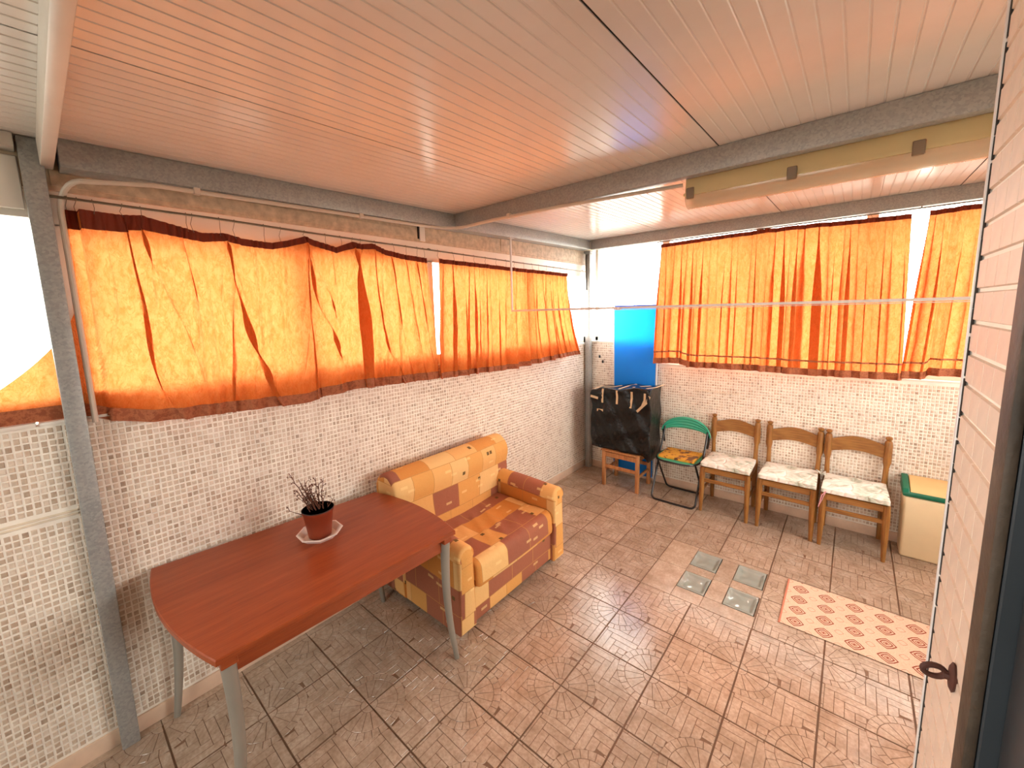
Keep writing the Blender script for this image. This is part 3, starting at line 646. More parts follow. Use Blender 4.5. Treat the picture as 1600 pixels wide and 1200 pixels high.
def pleats(L, seed, wa, wb, amp, over):
    """irregular omega-shaped folds: returns f(s, v) -> (depth, sideways shift) in metres"""
    r = random.Random(seed); e = [0.0]
    while e[-1] < L + wb: e.append(e[-1] + r.uniform(wa, wb) * (1 if r.random() < .7 else 1.6))
    A = [r.uniform(.3, 1.0) for _ in e]; B = [r.uniform(0.0, 1.0) ** 1.5 for _ in e]; sl = [r.uniform(-.03, .03) for _ in e]
    nf = 1.0 / .028
    def f(s, v):
        u = s * L; k = 0
        while k < len(e) - 2 and u >= e[k + 1]: k += 1
        w = e[k + 1] - e[k]; t = (u - e[k]) / w; ph = PI * (k + t)
        a0, a1 = A[k], A[k + 1]; ak = a0 + (a1 - a0) * t * t * (3 - 2 * t); bk = B[k]
        g = .35 + .65 * smooth01(0, .55, v)
        fine = .0035 * math.sin(2 * PI * u * nf + 1.3 * math.sin(u * 40)) * max(0, 1 - v * 3.2)
        wr = .0022 * math.sin(55 * u + 11 * v + 2.5 * math.sin(7 * v + 18 * u)) + .0016 * math.sin(31 * u - 23 * v + 2 * math.sin(9 * v - 11 * u))
        sec = (.0065 * math.sin(2 * PI * u / .052 + 2.2 * math.sin(u * 9 + 1.4 * v) + seed) + .0042 * math.sin(2 * PI * u / .031 + 2 * math.sin(u * 14 - 2.1 * v))) * (.55 + .45 * math.sin(u * 6 + 2.5 * v + seed)) * min(1, .25 + v)
        return amp * ak * math.cos(ph) * g + sec + fine + wr * min(1, v * 3), -over * bk * w * math.sin(2 * ph) * g
    return f
# --- long curtain of the left wall
tops1 = [(0.13, 2.318), (0.288, 2.312), (0.36, 2.322), (0.47, 2.292), (0.56, 2.275), (0.65, 2.285), (0.72, 2.268), (0.85, 2.262), (0.93, 2.28), (1.023, 2.318), (1.12, 2.29), (1.20, 2.275), (1.305, 2.318), (1.36, 2.31), (1.44, 2.322), (1.54, 2.29), (1.66, 2.276), (1.85, 2.266)]
bots1 = [(-0.31, 1.502), (0.10, 1.498), (0.17, 1.462), (0.306, 1.432), (0.55, 1.418), (0.97, 1.395), (1.0, 1.408), (1.38, 1.432), (1.42, 1.418), (1.55, 1.412), (1.95, 1.398)]
# folds that hang from the hooks: (y at the heading, y at the hem, sag, width, strength, v where it fades out)
RIDGE = [(.175, .20, 0, .016, .7, 1.2), (.235, .255, 0, .013, .8, 1.2), (.30, .43, -.03, .017, 1.0, 1.3), (.335, .50, .02, .012, .7, .9), (.36, .54, -.05, .010, .6, .6), (.47, .56, 0, .010, .5, .55),
         (.645, .60, .02, .012, .8, 1.3), (.655, .83, -.04, .017, 1.0, 1.25), (.66, .96, -.05, .010, .6, .6), (.635, .50, .02, .010, .5, .5), (.86, .80, 0, .009, .4, .4), (1.01, .86, .03, .012, .8, .62), (1.02, .93, .02, .011, .8, 1.0),
         (1.028, 1.005, 0, .009, .9, 1.3), (1.035, 1.27, -.05, .014, .9, .95), (1.045, 1.36, -.03, .010, .6, .7), (1.17, 1.21, 0, .009, .5, .5), (1.315, 1.345, .01, .030, 1.1, 1.3), (1.375, 1.385, -.03, .016, .9, 1.3), (1.45, 1.60, -.05, .013, .8, 1.3), (1.56, 1.66, 0, .012, .7, 1.3), (1.68, 1.745, 0, .012, .7, 1.2), (1.76, 1.83, 0, .011, .7, 1.3)]
def ridges(y0, v):
    x = dy = 0.0
    for a, b_, sag, w, st, vm in RIDGE:
        w *= 1.25 + .6 * v; c = a + (b_ - a) * v + sag * math.sin(PI * v); d = y0 - c
        if abs(d) > 4 * w: continue
        k = st * smooth01(0, .08, v) * (1 - smooth01(vm - .3, vm, v)); e = math.exp(-(d / w) ** 2)
        dy -= 2.35 * k * d * e; x += .024 * k * e * (1 if d > 0 else .85)
    return x, dy
F1 = pleats(1.725, 4, .05, .12, .013, .22)
def P1(s, v):
    y = 0.135 + (1.86 - 0.135) * s + 0.07 * smooth01(.8, 1, s) * v
    if s < 0.2: y += (-0.435 * max(0, (v - .35) / .65) ** 2) * (1 - s / .2) ** 1.4
    zt_ = interp(tops1, 0.135 + 1.725 * s); zb0 = interp(bots1, y); z = zt_ + (zb0 - zt_) * v
    x = -0.005 + 0.058 * smooth01(.14, .34, y)
    x = x * v + (0.055 if y > .13 else 0.03) * (1 - v) if v < 1 else x
    amp = 0.35 + 0.65 * smooth01(.15, .45, y)
    f, dy = F1(s, v)
    rx, ry = ridges(0.135 + 1.725 * s, v); f += rx; dy += ry
    f += 0.0035 * math.sin(70 * s + 9 * v + 2 * math.sin(8 * v + 20 * s)) * v
    x += f * amp; y += dy * amp
    if z < 1.50 and y > .16: x = max(x, 0.019)
    if y < .17: x = max(-.010, min(x, -0.004))
    return (x, y, z), (1.0, 0.0)
rod1 = [(0.10, 2.352), (0.65, 2.348), (1.094, 2.338), (1.80, 2.328), (2.93, 2.312), (4.10, 2.30)]
def rods1(p): return (0.055, p[1], interp(rod1, p[1]))
curtain('curtain', 'long orange curtain behind the table, nearest the camera on the left wall', P1, 0, 0, 1000, rods1, (lambda s: .034 + .036 * (1 - smooth01(0, .35, s))), .055, None,
        hooks=[0.005, 0.02, 0.045, .095, .13, .215, .23, .29, .325, .40, .45, .515, .58, .635, .68, .71, .765, .84, .90, .955, .985])
# --- second curtain of the left wall
tops2 = [(1.965, 2.272), (2.4, 2.268), (2.9, 2.262), (3.3, 2.262), (3.70, 2.258)]
bots2 = [(1.90, 1.395), (2.2, 1.388), (2.74, 1.365), (3.2, 1.375), (3.9, 1.388)]
F2 = pleats(1.735, 9, .04, .085, .034, .85)
def P2(s, v):
    y = 1.965 + (3.70 - 1.965) * s - 0.05 * v * (1 - s) + 0.22 * v ** 2.2 * smooth01(.45, 1, s)
    zt_ = interp(tops2, y); zb0 = interp(bots2, y); z = zt_ + (zb0 - zt_) * v
    x = 0.055 + 0.012 * v; f, dy = F2(s, v)
    for sk in (.12, .3, .47, .56, .66, .75, .83, .91): f += .024 * math.tanh((s - sk) / .010) * gauss((s - sk) / .035) * v ** 1.3
    return (max(.02, x + f), y + dy, z), (1.0, 0.0)
curtain('curtain', 'orange curtain on the left wall, above the sofa and nearest the corner', P2, 0, 0, 520, rods1, .032, .045, None, hooks=[i / 14 for i in range(15)])
t_ = thing('curtain_rod', 'thin metal curtain rod along the left wall under the roof beam', 'curtain rod', (0.055, 0.10, 2.35))
MB().tube([(0, y - .10, z - 2.35) for y, z in rod1], .0055, 8).build('rod', M['wire'], t_)
for yb in (0.14, 1.90, 4.05):
    zr = interp(rod1, yb); MB().tube([(-.055, yb - .1, zr - 2.35 + .01), (-.02, yb - .1, zr - 2.35 + .012), (0, yb - .1, zr - 2.35 + .004)], .004, 6).build('bracket', M['wire'], t_)
# --- far wall curtains
F3 = pleats(1.76, 12, .03, .065, .030, .8); F4 = pleats(.875, 31, .03, .07, .030, .8)
def zsc(x): return 2.498 + 0.014 * math.sin((x - .9) * 2.1)
def P3(s, v):
    x = 0.895 + (2.655 - 0.895) * s + (-.035 * (1 - s) + .035 * s) * v
    zt_ = zsc(x) + .006 * abs(math.sin(x * 17)) * smooth01(1.6, 1.8, x) * (1 - smooth01(2.1, 2.3, x)); zb0 = interp([(.86, 1.312), (1.08, 1.33), (1.14, 1.315), (1.16, 1.296), (1.8, 1.30), (2.1, 1.292), (2.69, 1.30)], x); z = zt_ + (zb0 - zt_) * v
    f, dy = F3(s, v)
    for sk in (.14, .2, .33, .42, .5, .6, .72, .79, .88): f += .016 * math.tanh((s - sk) / .009) * gauss((s - sk) / .03) * (.25 + .75 * v)
    return (x + dy, 4.112 - f, z), (0.0, -1.0)
def rods3(p): return (p[0], 4.112, 2.522)
curtain('curtain', 'wide orange curtain on the far wall above the wooden chairs', P3, 0, 0, 620, rods3, .034, .056, (.126, .113), hooks=[i / 16 for i in range(17)])
def P4(s, v):
    x = 2.745 + (3.62 - 2.745) * s - .05 * (v ** 1.2) * (1 - s)
    zt_ = 2.498 + .004 * math.sin(x * 9); zb0 = interp([(2.69, 1.315), (2.80, 1.318), (2.83, 1.35), (3.6, 1.345)], x); z = zt_ + (zb0 - zt_) * v
    f, dy = F4(s, v); f += .016 * math.tanh((s - .14) / .02) * gauss((s - .14) / .06)
    return (x + dy, 4.112 - f, z), (0.0, -1.0)
curtain('curtain', 'narrow orange curtain on the far wall beside the tiled pier', P4, 0, 0, 300, rods3, .034, .056, (.126, .113), hooks=[i / 8 for i in range(9)])
t_ = thing('curtain_rod', 'thin metal curtain rod along the far wall under the roof beam', 'curtain rod', (2.3, 4.112, 2.522))
MB().tube([(-1.45, 0, 0), (1.55, 0, 0)], .005, 8).build('rod', M['wire'], t_)
for xb_ in (-1.42, .4, 1.5): MB().tube([(xb_, 0, 0), (xb_, .0, .017)], .004, 6).build('bracket', M['wire'], t_)

# ================================================================ conduit, lamp, hanging rail
o = thing('cable_conduit', 'pale plastic cable conduit following the roof beams to the lamp', 'conduit', (0.1, 1.0, 2.45))
pts = [(0.036, 0.124, 1.47), (0.036, 0.124, 2.30)]
for k in range(1, 7):
    a = k / 6 * PI / 2; pts.append((0.036 + .06 * (1 - math.cos(a)) * .9, 0.124 + .06 * (1 - math.cos(a)), 2.30 + .115 * math.sin(a)))
for y in (0.4, 0.8, 1.2, 1.6, 1.85): pts.append((0.098, y, ZC(y) - .117 + .0045 * (y / 2)))
for k in range(1, 7):
    a = k / 6 * PI / 2; pts.append((0.098 + .17 * (1 - math.cos(a)), 1.87 + .19 * math.sin(a), ZC(2.0) - .113))
pts += [(0.5, 2.066, ZC(2.07) - .108), (1.0, 2.085, ZC(2.08) - .112), (1.700, 2.17, ZC(2.1) - .118)]
b = MB().tube(pts, .0098, 10); b.shift(-.1, -1, -2.45); b.build('pipe', M['pipe'], o)
for (x, y, z) in ((0.098, .55, ZC(.55) - .116), (0.098, 1.35, ZC(1.35) - .114), (0.65, 2.072, ZC(2.07) - .108)):
    MB().rbox(x - .013, x + .013, y - .013, y + .013, z - .013, z + .018, .003, 1).shift(-.1, -1, -2.45).build('clip', M['pipe'], o)
o = thing('fluorescent_lamp', 'cream fluorescent ceiling lamp with clear cover behind the cross beam', 'lamp', (2.34, 2.222, 2.370))
_b = MB().prism([(-.060, .055), (-.062, .075), (-.05, .150), (.05, .150), (.062, .075), (.060, .055)], -.625, .625, 'x'); lb = _b.build('body', M['lampbody'], o)
MB().prism([(-.066, .050), (-.066, .062), (.066, .062), (.066, .050)], -.632, .632, 'x').build('rim', M['lampbody'], o)
pr = [(.058 * math.cos(a), .050 - .052 * math.sin(a)) for a in [i / 12 * PI for i in range(13)]]
pin = [(.054 * math.cos(a), .050 - .048 * math.sin(a)) for a in [i / 12 * PI for i in range(13)]]
MB().prism(pr + pin[::-1], -.628, .628, 'x').build('clear_cover', M['diffuser'], o)
MB().tube([(-.58, 0, .025), (.58, 0, .025)], .013, 12).build('tube', M['tubewhite'], o)
for x in (-.60, -.19, .19, .60):
    for sy in (-1, 1): MB().rbox(x - .018, x + .018, sy * .069 - .004, sy * .069 + .004, .032, .085, .003, 1).build('clip', M['clip'], lb)
for x in (-.4, .4): MB().rbox(x - .02, x + .02, -.02, .02, .15, ZC(2.222) - 2.371, .002, 1).build('hanger', M['whitepaint'], o)
o = thing('drying_rail', 'white hanging drying rail with thin lines across the room below the roof beam', 'drying rail', (0.085, 2.755, 1.885))
MB().rbox(-.007, .007, -.008, .008, 0.0, ZC(2.755) - .103 - 1.885, .002, 1).build('hanger', M['whitepaint'], o)
MB().rbox(-.02, .02, -.03, .03, ZC(2.755) - .1065 - 1.885, ZC(2.755) - .1025 - 1.885, .001, 1).build('mounting_plate', M['whitepaint'], o)
MB().rbox(-.007, 3.81, -.008, .008, -.008, .008, .002, 1).build('bar', M['whitepaint'], o)
MB().tube([(1.0, .03, -.003), (3.81, .03, -.003)], .0022, 6).build('line', M['whitepaint'], o)
MB().tube([(1.0, -.03, -.014), (3.81, -.03, -.014)], .0022, 6).build('line', M['whitepaint'], o)
MB().rbox(.99, 1.01, -.035, .035, -.016, .0065, .002, 1).build('spacer', M['whitepaint'], o)

# ================================================================ table
T = thing('dining_table', 'cherry wood table with bowed ends and grey metal legs against the left wall', 'table', (0.462, 0.775, 0), 0.0)
HW, HL, BOW = 0.405, 0.535, 0.055
def tq(x, y):   # slightly out-of-square outline as it stands in the room
    u = (x / HW + 1) / 2; w_ = (y / HL + 1) / 2; q = [(-.450, -.553), (.391, -.513), (.413, .530), (-.344, .525)]
    return tuple(q[0][k] * (1 - u) * (1 - w_) + q[1][k] * u * (1 - w_) + q[2][k] * u * w_ + q[3][k] * (1 - u) * w_ for k in (0, 1))
prof = []
for k in range(17): s_ = -1 + 2 * k / 16; prof.append((HW * s_, HL + BOW * (1 - s_ * s_)))
for k in range(17): s_ = 1 - 2 * k / 16; prof.append((HW * s_, -HL - BOW * (1 - s_ * s_)))
b = MB(); n = len(prof)
lv = [(0.728, .004), (0.731, 0.0), (0.750, 0.0), (0.7535, .0035)]
vs = []
for z, ins in lv: vs += [tq(p[0] * (1 - ins / HW), p[1] * (1 - ins / HL)) + (z,) for p in prof]
fs = [tuple(range(n))[::-1], tuple(3 * n + k for k in range(n))] + [(l * n + k, l * n + (k + 1) % n, (l + 1) * n + (k + 1) % n, (l + 1) * n + k) for l in range(3) for k in range(n)]
b.add(vs, fs).build('tabletop', M['cherry'], T)
def tbox(*a, **k):
    b = MB().rbox(*a, **k); b.v = [tq(x, y) + (z,) for x, y, z in b.v]; return b
tbox(.345, .365, -.470, .47, .645, .7215, r=.002, seg=1).build('apron', M['cherry'], T)
tbox(-.365, -.345, -.47, .47, .645, .7275, r=.002, seg=1).build('apron', M['cherry'], T)
tbox(-.345, .345, .45, .47, .645, .7275, r=.002, seg=1).build('apron', M['cherry'], T)
tbox(-.345, .345, -.47, -.45, .645, .7275, r=.002, seg=1).build('apron', M['cherry'], T)
tbox(-.34, .357, -.47, -.02, .7225, .7275, r=.001, seg=1).build('leaf_gap_shade', M['jamb_gap'], T)  # leaf given a dark material to paint the shaded gap under the tabletop
for sx in (-1, 1):
    for sy in (-1, 1):
        x0, y0 = tq(sx * .368, sy * .492)
        MB().rbox(x0 - .026, x0 + .026, y0 - .026, y0 + .026, .695, .7278, .003, 1).build('leg_bracket', M['cherry'], T)
        pts = []; rad = []
        for k in range(13):
            q = k / 12; z = .700 * (1 - q) + 0.002 * q
            bow = (-.020 * math.sin(q * PI) * 1.0 + .035 * q); pts.append((x0 + sx * bow * (.3 if sx > 0 else .2), y0 + sy * bow, z)); rad.append(.0245 - .0105 * q ** 1.2)
        MB().tube(pts, rad, 14).build('leg', M['leggrey'], T)

# ================================================================ plant on the table
ZT = .7536
s_ = thing('plant_saucer', 'white octagonal saucer under the flower pot on the table', 'saucer', (0.36, 0.838, ZT), .15)
MB().lathe([(0, 0), (.080, 0), (.106, .024), (.110, .025), (.110, .029), (.103, .029), (.077, .005), (0, .005)], n=8, rot=.2).build('dish', M['saucer'], s_, smooth=20)
p_ = thing('flower_pot', 'brown plastic flower pot with dry twigs on the white saucer', 'flower pot', (0.36, 0.838, ZT + .0055))
MB().lathe([(0, 0), (.052, 0), (.054, .002), (.0705, .122), (.0735, .128), (.0760, .141), (.0755, .145), (.0745, .146)], n=32).build('pot', M['pot'], p_)
MB().lathe([(.0745, .146), (.072, .144), (.066, .10), (.064, .098)], n=32).build('inner_wall', M['potin'], p_, fix=False)
MB().lathe([(0, .104), (.03, .106), (.064, .1)], n=24).build('soil', M['soil'], p_)
MB().tube([(.0752 * math.cos(a), .0752 * math.sin(a), .1455) for a in [k / 32 * 2 * PI for k in range(32)]], .0022, 6, closed=True).build('rim', M['potin'], p_)
rp = random.Random(11)
def twig(x, y, dx, dy, h, r, bend, name='twig'):
    pts = []; k = 9
    for i in range(k + 1):
        q = i / k; pts.append((x + dx * q + bend * math.sin(q * 5 + x * 90) * .5 + rp.uniform(-.0025, .0025), y + dy * q + bend * math.cos(q * 4 + y * 70) * .5 + rp.uniform(-.0025, .0025), .104 + h * q))
    b = MB().tube(pts, [r * (1 - .6 * i / k) for i in range(k + 1)], 5)
    for i in (4, 6, 7, 8):
        if rp.random() < .75:
            a = rp.uniform(0, 2 * PI); l = rp.uniform(.012, .035); e = pts[i]
            b.tube([e, (e[0] + math.cos(a) * l * .6, e[1] + math.sin(a) * l * .6, e[2] + l * .5), (e[0] + math.cos(a) * l, e[1] + math.sin(a) * l, e[2] + l * rp.uniform(-.2, .7))], [r * .6, r * .5, r * .3], 4)
            c = (e[0] + math.cos(a) * l, e[1] + math.sin(a) * l, e[2] + l * .4)
            b.lathe([(0, -.004), (.0035, -.001), (.003, .003), (0, .004)], c, 5)
    b.build(name, M['twig'], p_)
# image-left on the table is roughly (-x, -y)
for x, y, dx, dy, h, r in ((-.01, -.02, -.045, -.075, .245, .0030), (0, -.01, -.03, -.05, .21, .0026), (.01, -.03, -.02, -.06, .17, .0024), (-.02, 0, -.03, -.03, .19, .0026), (.015, 0, -.01, -.02, .17, .0024), (.0, .015, -.01, -.01, .2, .0026), (.02, .02, .005, .005, .2, .0024), (-.015, .02, .0, .0, .165, .0024), (.03, .01, .01, .02, .14, .0020), (-.03, -.02, -.03, -.05, .15, .0024), (.02, -.015, -.005, -.03, .15, .0022), (.03, .03, .02, .03, .10, .0018), (-.02, -.035, -.05, -.09, .055, .0022)):
    twig(x, y, dx, dy, h, r * 1.25, .012)
for k in range(9): twig(rp.uniform(-.03, .03), rp.uniform(-.03, .03), rp.uniform(-.04, .01), rp.uniform(-.06, .01), rp.uniform(.12, .2), .0026, .016)

# ================================================================ sofa
SF = thing('loveseat', 'small patchwork fabric loveseat in orange and mauve against the left wall', 'sofa', (0.42, 1.885, 0))
U = dict(uv=True, smooth=50)
MB().rbox(-.36, .365, -.475, .49, .035, .285, .02, 3).build('base', M['patch'], SF, **U)
def crease(c):
    x, y, z = c
    if z > .40:
        z += -.011 * abs(math.sin((y * .95 + x * .45) * 26)) ** .6 * max(0, 1 - abs(y + .02) / .36) * smooth01(-.15, -.05, x) * (1 - smooth01(.2, .34, x) * .7) - .012 * math.exp(-((x - .02) ** 2 + (y - .03) ** 2) / .06)
    if x > .36: x += .012 * math.cos(y * 4)
    return (x, y, z)
cu = MB(); prs = [(-.16, .27), (-.16, .41)]
for k in range(9):
    a = PI / 2 - k / 8 * PI / 2; prs.append((.345 + .05 * math.cos(a), .375 + .055 * math.sin(a)))
prs += [(.400, .30)]
for k in range(1, 4): a = -k / 3 * PI / 2; prs.append((.385 + .015 * math.cos(a), .285 + .015 * math.sin(a)))
pp = [prs[0]]
for k in range(9): pp.append((-.16, .27 + .16 * k / 8)) if k else None
for k in range(1, 22): pp.append((-.16 + .505 * k / 22, .43))
cu.prism([(-.16, .27)] + [(-.16, .35), (-.16, .43)] + [(-.16 + .505 * k / 22, .43) for k in range(1, 22)] + prs[2:], -.375, .405, 'y', 40, .028, crease)
cu.build('seat_cushion', M['patch'], SF, **U)
# back with rolled top
bp = [(-.365, .035), (-.365, .745)]
for k in range(13):
    a = PI - k / 12 * PI * 1.15; bp.append((-.245 + .120 * math.cos(a), .750 + .120 * math.sin(a) * (1 if a > 0 else 1.3)))
bp += [(-.142, .665), (-.138, .60), (-.138, .50), (-.140, .40), (-.14, .28), (-.14, .035)]
MB().prism(bp, -.545, .545, 'y', 24, .022, lambda c: (c[0] + (0.012 * math.cos(c[1] * 5.2) if c[0] > -.2 and c[2] > .3 else 0), c[1] * (1.0 if c[2] > .55 else .955), c[2])).build('backrest', M['patch'], SF, **U)
# arms
def arm(y_in, y_out, top, bulge):
    s = 1 if y_out > y_in else -1; w = abs(y_out - y_in); c = (y_in + y_out) / 2; r = w / 2 + bulge
    pr_ = [(y_in, .035), (y_in, top - r)]
    for k in range(11):
        a = PI - k / 10 * PI; pr_.append((c - s * 0 + s * (-r * math.cos(PI - a)) * -1 * -1, top - r + r * math.sin(a)))
    pr_ += [(y_out, top - r - .01), (y_out, .035)]
    return pr_
def arm2(y0, y1, top, r0):
    c = (y0 + y1) / 2; pr_ = [(y0, .035), (y0, top - r0 * 1.2)]
    for k in range(13):
        a = PI - k / 12 * PI; pr_.append((c + (r0) * math.cos(a), top - r0 + r0 * math.sin(a)))
    pr_ += [(y1, top - r0 * 1.2), (y1, .035)]; return pr_
MB().prism(arm2(-.505, -.385, .595, .068), -.30, .385, 'x', 10, .020, lambda c: (c[0], c[1], c[2] - (.03 * smooth01(.0, .38, c[0]) if c[2] > .4 else 0))).build('armrest', M['patch'], SF, **U)
MB().prism(arm2(.410, .525, .605, .072), -.30, .405, 'x', 10, .020, lambda c: (c[0], c[1], c[2] - (.012 * smooth01(.0, .38, c[0]) if c[2] > .4 else 0))).build('armrest', M['patch'], SF, **U)
for x in (-.30, .31):
    for y in (-.43, .45): MB().lathe([(0, 0), (.022, 0), (.026, .034), (0, .034)], (x, y, 0), 12).build('foot', M['black'], SF)

# ================================================================ wooden chairs with pads
def make_chair(label):
    o = thing('wooden_chair', label, 'chair', (0, 0, 0), 0, 'wooden chairs along the far wall')
    for sx in (-1, 1):
        MB().tube([(sx * .180, -.178, .425), (sx * .182, -.18, .34), (sx * .184, -.183, .18), (sx * .186, -.187, .0)], [.021, .023, .020, .0135], 10).build('leg', M['chairwood'], o)
        pts = [(sx * .178, .186, 0), (sx * .178, .172, .2), (sx * .178, .165, .42), (sx * .178, .166, .50), (sx * .180, .171, .60), (sx * .182, .175, .64), (sx * .182, .178, .78), (sx * .182, .180, .805), (sx * .182, .180, .815), (sx * .182, .180, .825), (sx * .182, .180, .838), (sx * .182, .180, .846)]
        MB().tube(pts, [.017, .020, .023, .018, .017, .026, .025, .022, .012, .021, .022, .009], 10).build('rear_post', M['chairwood'], o)
    MB().rbox(-.165, .165, -.192, -.168, .375, .424, .004, 1).build('apron', M['chairwoodh'], o)
    MB().rbox(-.165, .165, .155, .175, .375, .424, .004, 1).build('apron', M['chairwoodh'], o)
    for sx in (-1, 1):
        MB().rbox(sx * .180 - .010, sx * .180 + .010, -.165, .15, .375, .424, .004, 1).build('apron', M['chairwood'], o)
        MB().rbox(sx * .182 - .008, sx * .182 + .008, -.170, .158, .185, .212, .004, 1).build('stretcher', M['chairwood'], o)
    MB().rbox(-.168, .168, -.191, -.173, .285, .318, .004, 1).build('stretcher', M['chairwoodh'], o)
    MB().rbox(-.165, .165, .163, .177, .25, .28, .004, 1).build('stretcher', M['chairwoodh'], o)
    MB().rbox(-.19, .19, -.185, .16, .4245, .4345, .004, 1).build('seat', M['chairwoodh'], o)
    vs = []; n = 20; b = MB()
    for (dy, dz) in ((0, 0), (0, 1), (1, 1), (1, 0)):
        for k in range(n + 1):
            s = -1 + 2 * k / n; arch = .040 * math.cos(s * PI / 2) ** 1.2; arch2 = .030 * math.cos(s * PI / 2)
            vs.append((.166 * s, .168 + .018 * dy + .012 * (1 - s * s), (.772 + arch) if dz else (.668 + arch2)))
    m = n + 1; fs = []
    for a, c in ((0, 1), (1, 2), (2, 3), (3, 0)):
        for k in range(n): fs.append((a * m + k, a * m + k + 1, c * m + k + 1, c * m + k))
    fs += [(0, m, 2 * m, 3 * m), (n, 3 * m + n, 2 * m + n, m + n)]
    b.add(vs, fs).build('crest_rail', M['chairwoodh'], o)
    return o
ch0 = make_chair('brown wooden chair beside the green folding chair')
ch0.location = (1.602, 4.012, 0)
for (x, lab) in ((2.058, 'brown wooden chair in the middle of the three along the far wall'), (2.480, 'brown wooden chair beside the cream bin')):
    c = copy_tree(ch0); c.location = (x, 4.010 if x < 2.3 else 3.998, 0); c['label'] = lab; c.rotation_euler = (0, 0, math.radians(-1.0 if x < 2.3 else 0.5))
def pad(x, y, label, seed):
    o = thing('seat_pad', label, 'cushion', (x, y, .435), 0, 'white quilted seat pads')
    rp_ = random.Random(seed); a, c = rp_.uniform(0, 6), rp_.uniform(0, 6)
    def warp(p):
        X, Y, Z = p; e = max(abs(X) / .198, abs(Y) / .19)
        Z = Z if Z < .004 else Z + .010 * (1 - e ** 4) + .004 * math.sin(X * 34 + a) * math.sin(Y * 31 + c)
        return (X * (1 - .05 * (Y + .18) / .36), Y, max(Z, 0.0005))
    b = MB(); b.rbox(-.196, .196, -.202, .150, .0005, .036, .016, 3, 14, warp); b.build('quilted_cover', M['quilt'], o, smooth=70)
    return o
pad(1.602, 4.012, 'white quilted floral pad on the wooden chair beside the green folding chair', 1)
pad(2.058, 4.010, 'white quilted floral pad on the middle wooden chair', 2)
p3 = pad(2.480, 3.998, 'white quilted floral pad with pink ties on the chair beside the bin', 3)
MB().tube([(-.165, -.203, .012), (-.190, -.212, -.02), (-.196, -.2125, -.07), (-.205, -.212, -.12)], .0035, 6).build('tie_ribbon', M['pink'], p3)
MB().tube([(-.165, -.203, .012), (-.180, -.212, -.03), (-.186, -.2125, -.06), (-.200, -.212, -.10)], .0035, 6).build('tie_ribbon', M['pink'], p3)
b = MB()
for k in range(4): b.tube([(-.205, .10, .045), (-.215 + .03 * math.cos(k * 1.6), .09 + .03 * math.sin(k * 1.6), .07), (-.205 + .02 * math.cos(k * 1.6 + .7), .10 + .02 * math.sin(k * 1.6 + .7), .05), (-.19, .11, .035)], .006, 6)
b.build('tie_bow', M['quilt'], p3)

# ================================================================ green folding chair
G_ = thing('folding_chair', 'green plastic folding chair with black tube frame between the black bundle and the wooden chair', 'chair', (1.172, 3.985, 0), 0)
def ulooop(top, bot, hw, z, r=.045):
    (ty, tz), by = top, bot; P_ = [(-hw, ty, tz)]
    ln = math.hypot(by - ty, tz - z); ux, uz = (by - ty) / ln, (z - tz) / ln
    P_.append((-hw, by - ux * r, z - uz * r))
    for k in range(1, 5): a = k / 4 * PI / 2; P_.append((-hw + r * (1 - math.cos(a)), by - ux * r * (1 - math.sin(a)), z - uz * r * (1 - math.sin(a))))
    return P_ + [(-x, y, q) for x, y, q in reversed(P_)]
MB().tube(ulooop((.150, .665), -.205, .205, .010), .0095, 10).build('front_frame', M['blacksteel'], G_)
MB().tube(ulooop((-.13, .405), .165, .178, .010), .0090, 10).build('rear_frame', M['blacksteel'], G_)
seat = []
for k in range(28):
    a = k / 28 * 2 * PI; ca, sa = math.cos(a), math.sin(a)
    seat.append((.195 * math.copysign(abs(ca) ** .55, ca), -.02 + .185 * math.copysign(abs(sa) ** (.75 if sa < 0 else .5), sa)))
MB().prism(seat, .408, .424, 'z').build('seat_shell', M['green'], G_)
MB().tube([(x * 1.02, y, .414) for x, y in seat], .0095, 8, closed=True).build('seat_rim', M['blacksteel'], G_)
vs = []; n = 36; mm = 9
for side in (0, 1):
    for k in range(n + 1):
        a = PI * k / n - .0
        for q in range(mm):
            w = q / (mm - 1); ax = .236 - .024 * w; bz = .168 - .118 * w
            x = ax * math.cos(a); z = .615 + bz * math.sin(a) - (.0) ; y = .128 + .026 * math.sin(a) + .012 * w + (.0 if side == 0 else .010) - (.006 if (q % 2 and side == 0) else 0)
            if k in (0, n): z -= .0
            vs.append((x, y, z))
fs = []; off = (n + 1) * mm
for k in range(n):
    for q in range(mm - 1):
        a_ = k * mm + q; fs += [(a_, a_ + mm, a_ + mm + 1, a_ + 1), (off + a_, off + a_ + 1, off + a_ + mm + 1, off + a_ + mm)]
for k in range(n):
    for q in (0, mm - 1): a_ = k * mm + q; fs.append((a_, off + a_, off + a_ + mm, a_ + mm))
for k in (0, n): fs.append(tuple([k * mm + q for q in range(mm)] + [off + k * mm + q for q in range(mm - 1, -1, -1)]))
MB().add(vs, fs).build('backrest', M['green'], G_, smooth=12)
for sx in (-1, 1): MB().tube([(sx * .222, .138, .63), (sx * .216, .146, .56), (sx * .207, .144, .50)], [.011, .011, .010], 8).build('back_socket', M['blacksteel'], G_)
o = thing('seat_cushion', 'flat yellow printed cushion lying on the green folding chair', 'cushion', (1.175, 3.965, .4245))
MB().rbox(-.165, .165, -.13, .155, .0003, .024, .009, 3, 6).build('cover', M['yellow'], o)

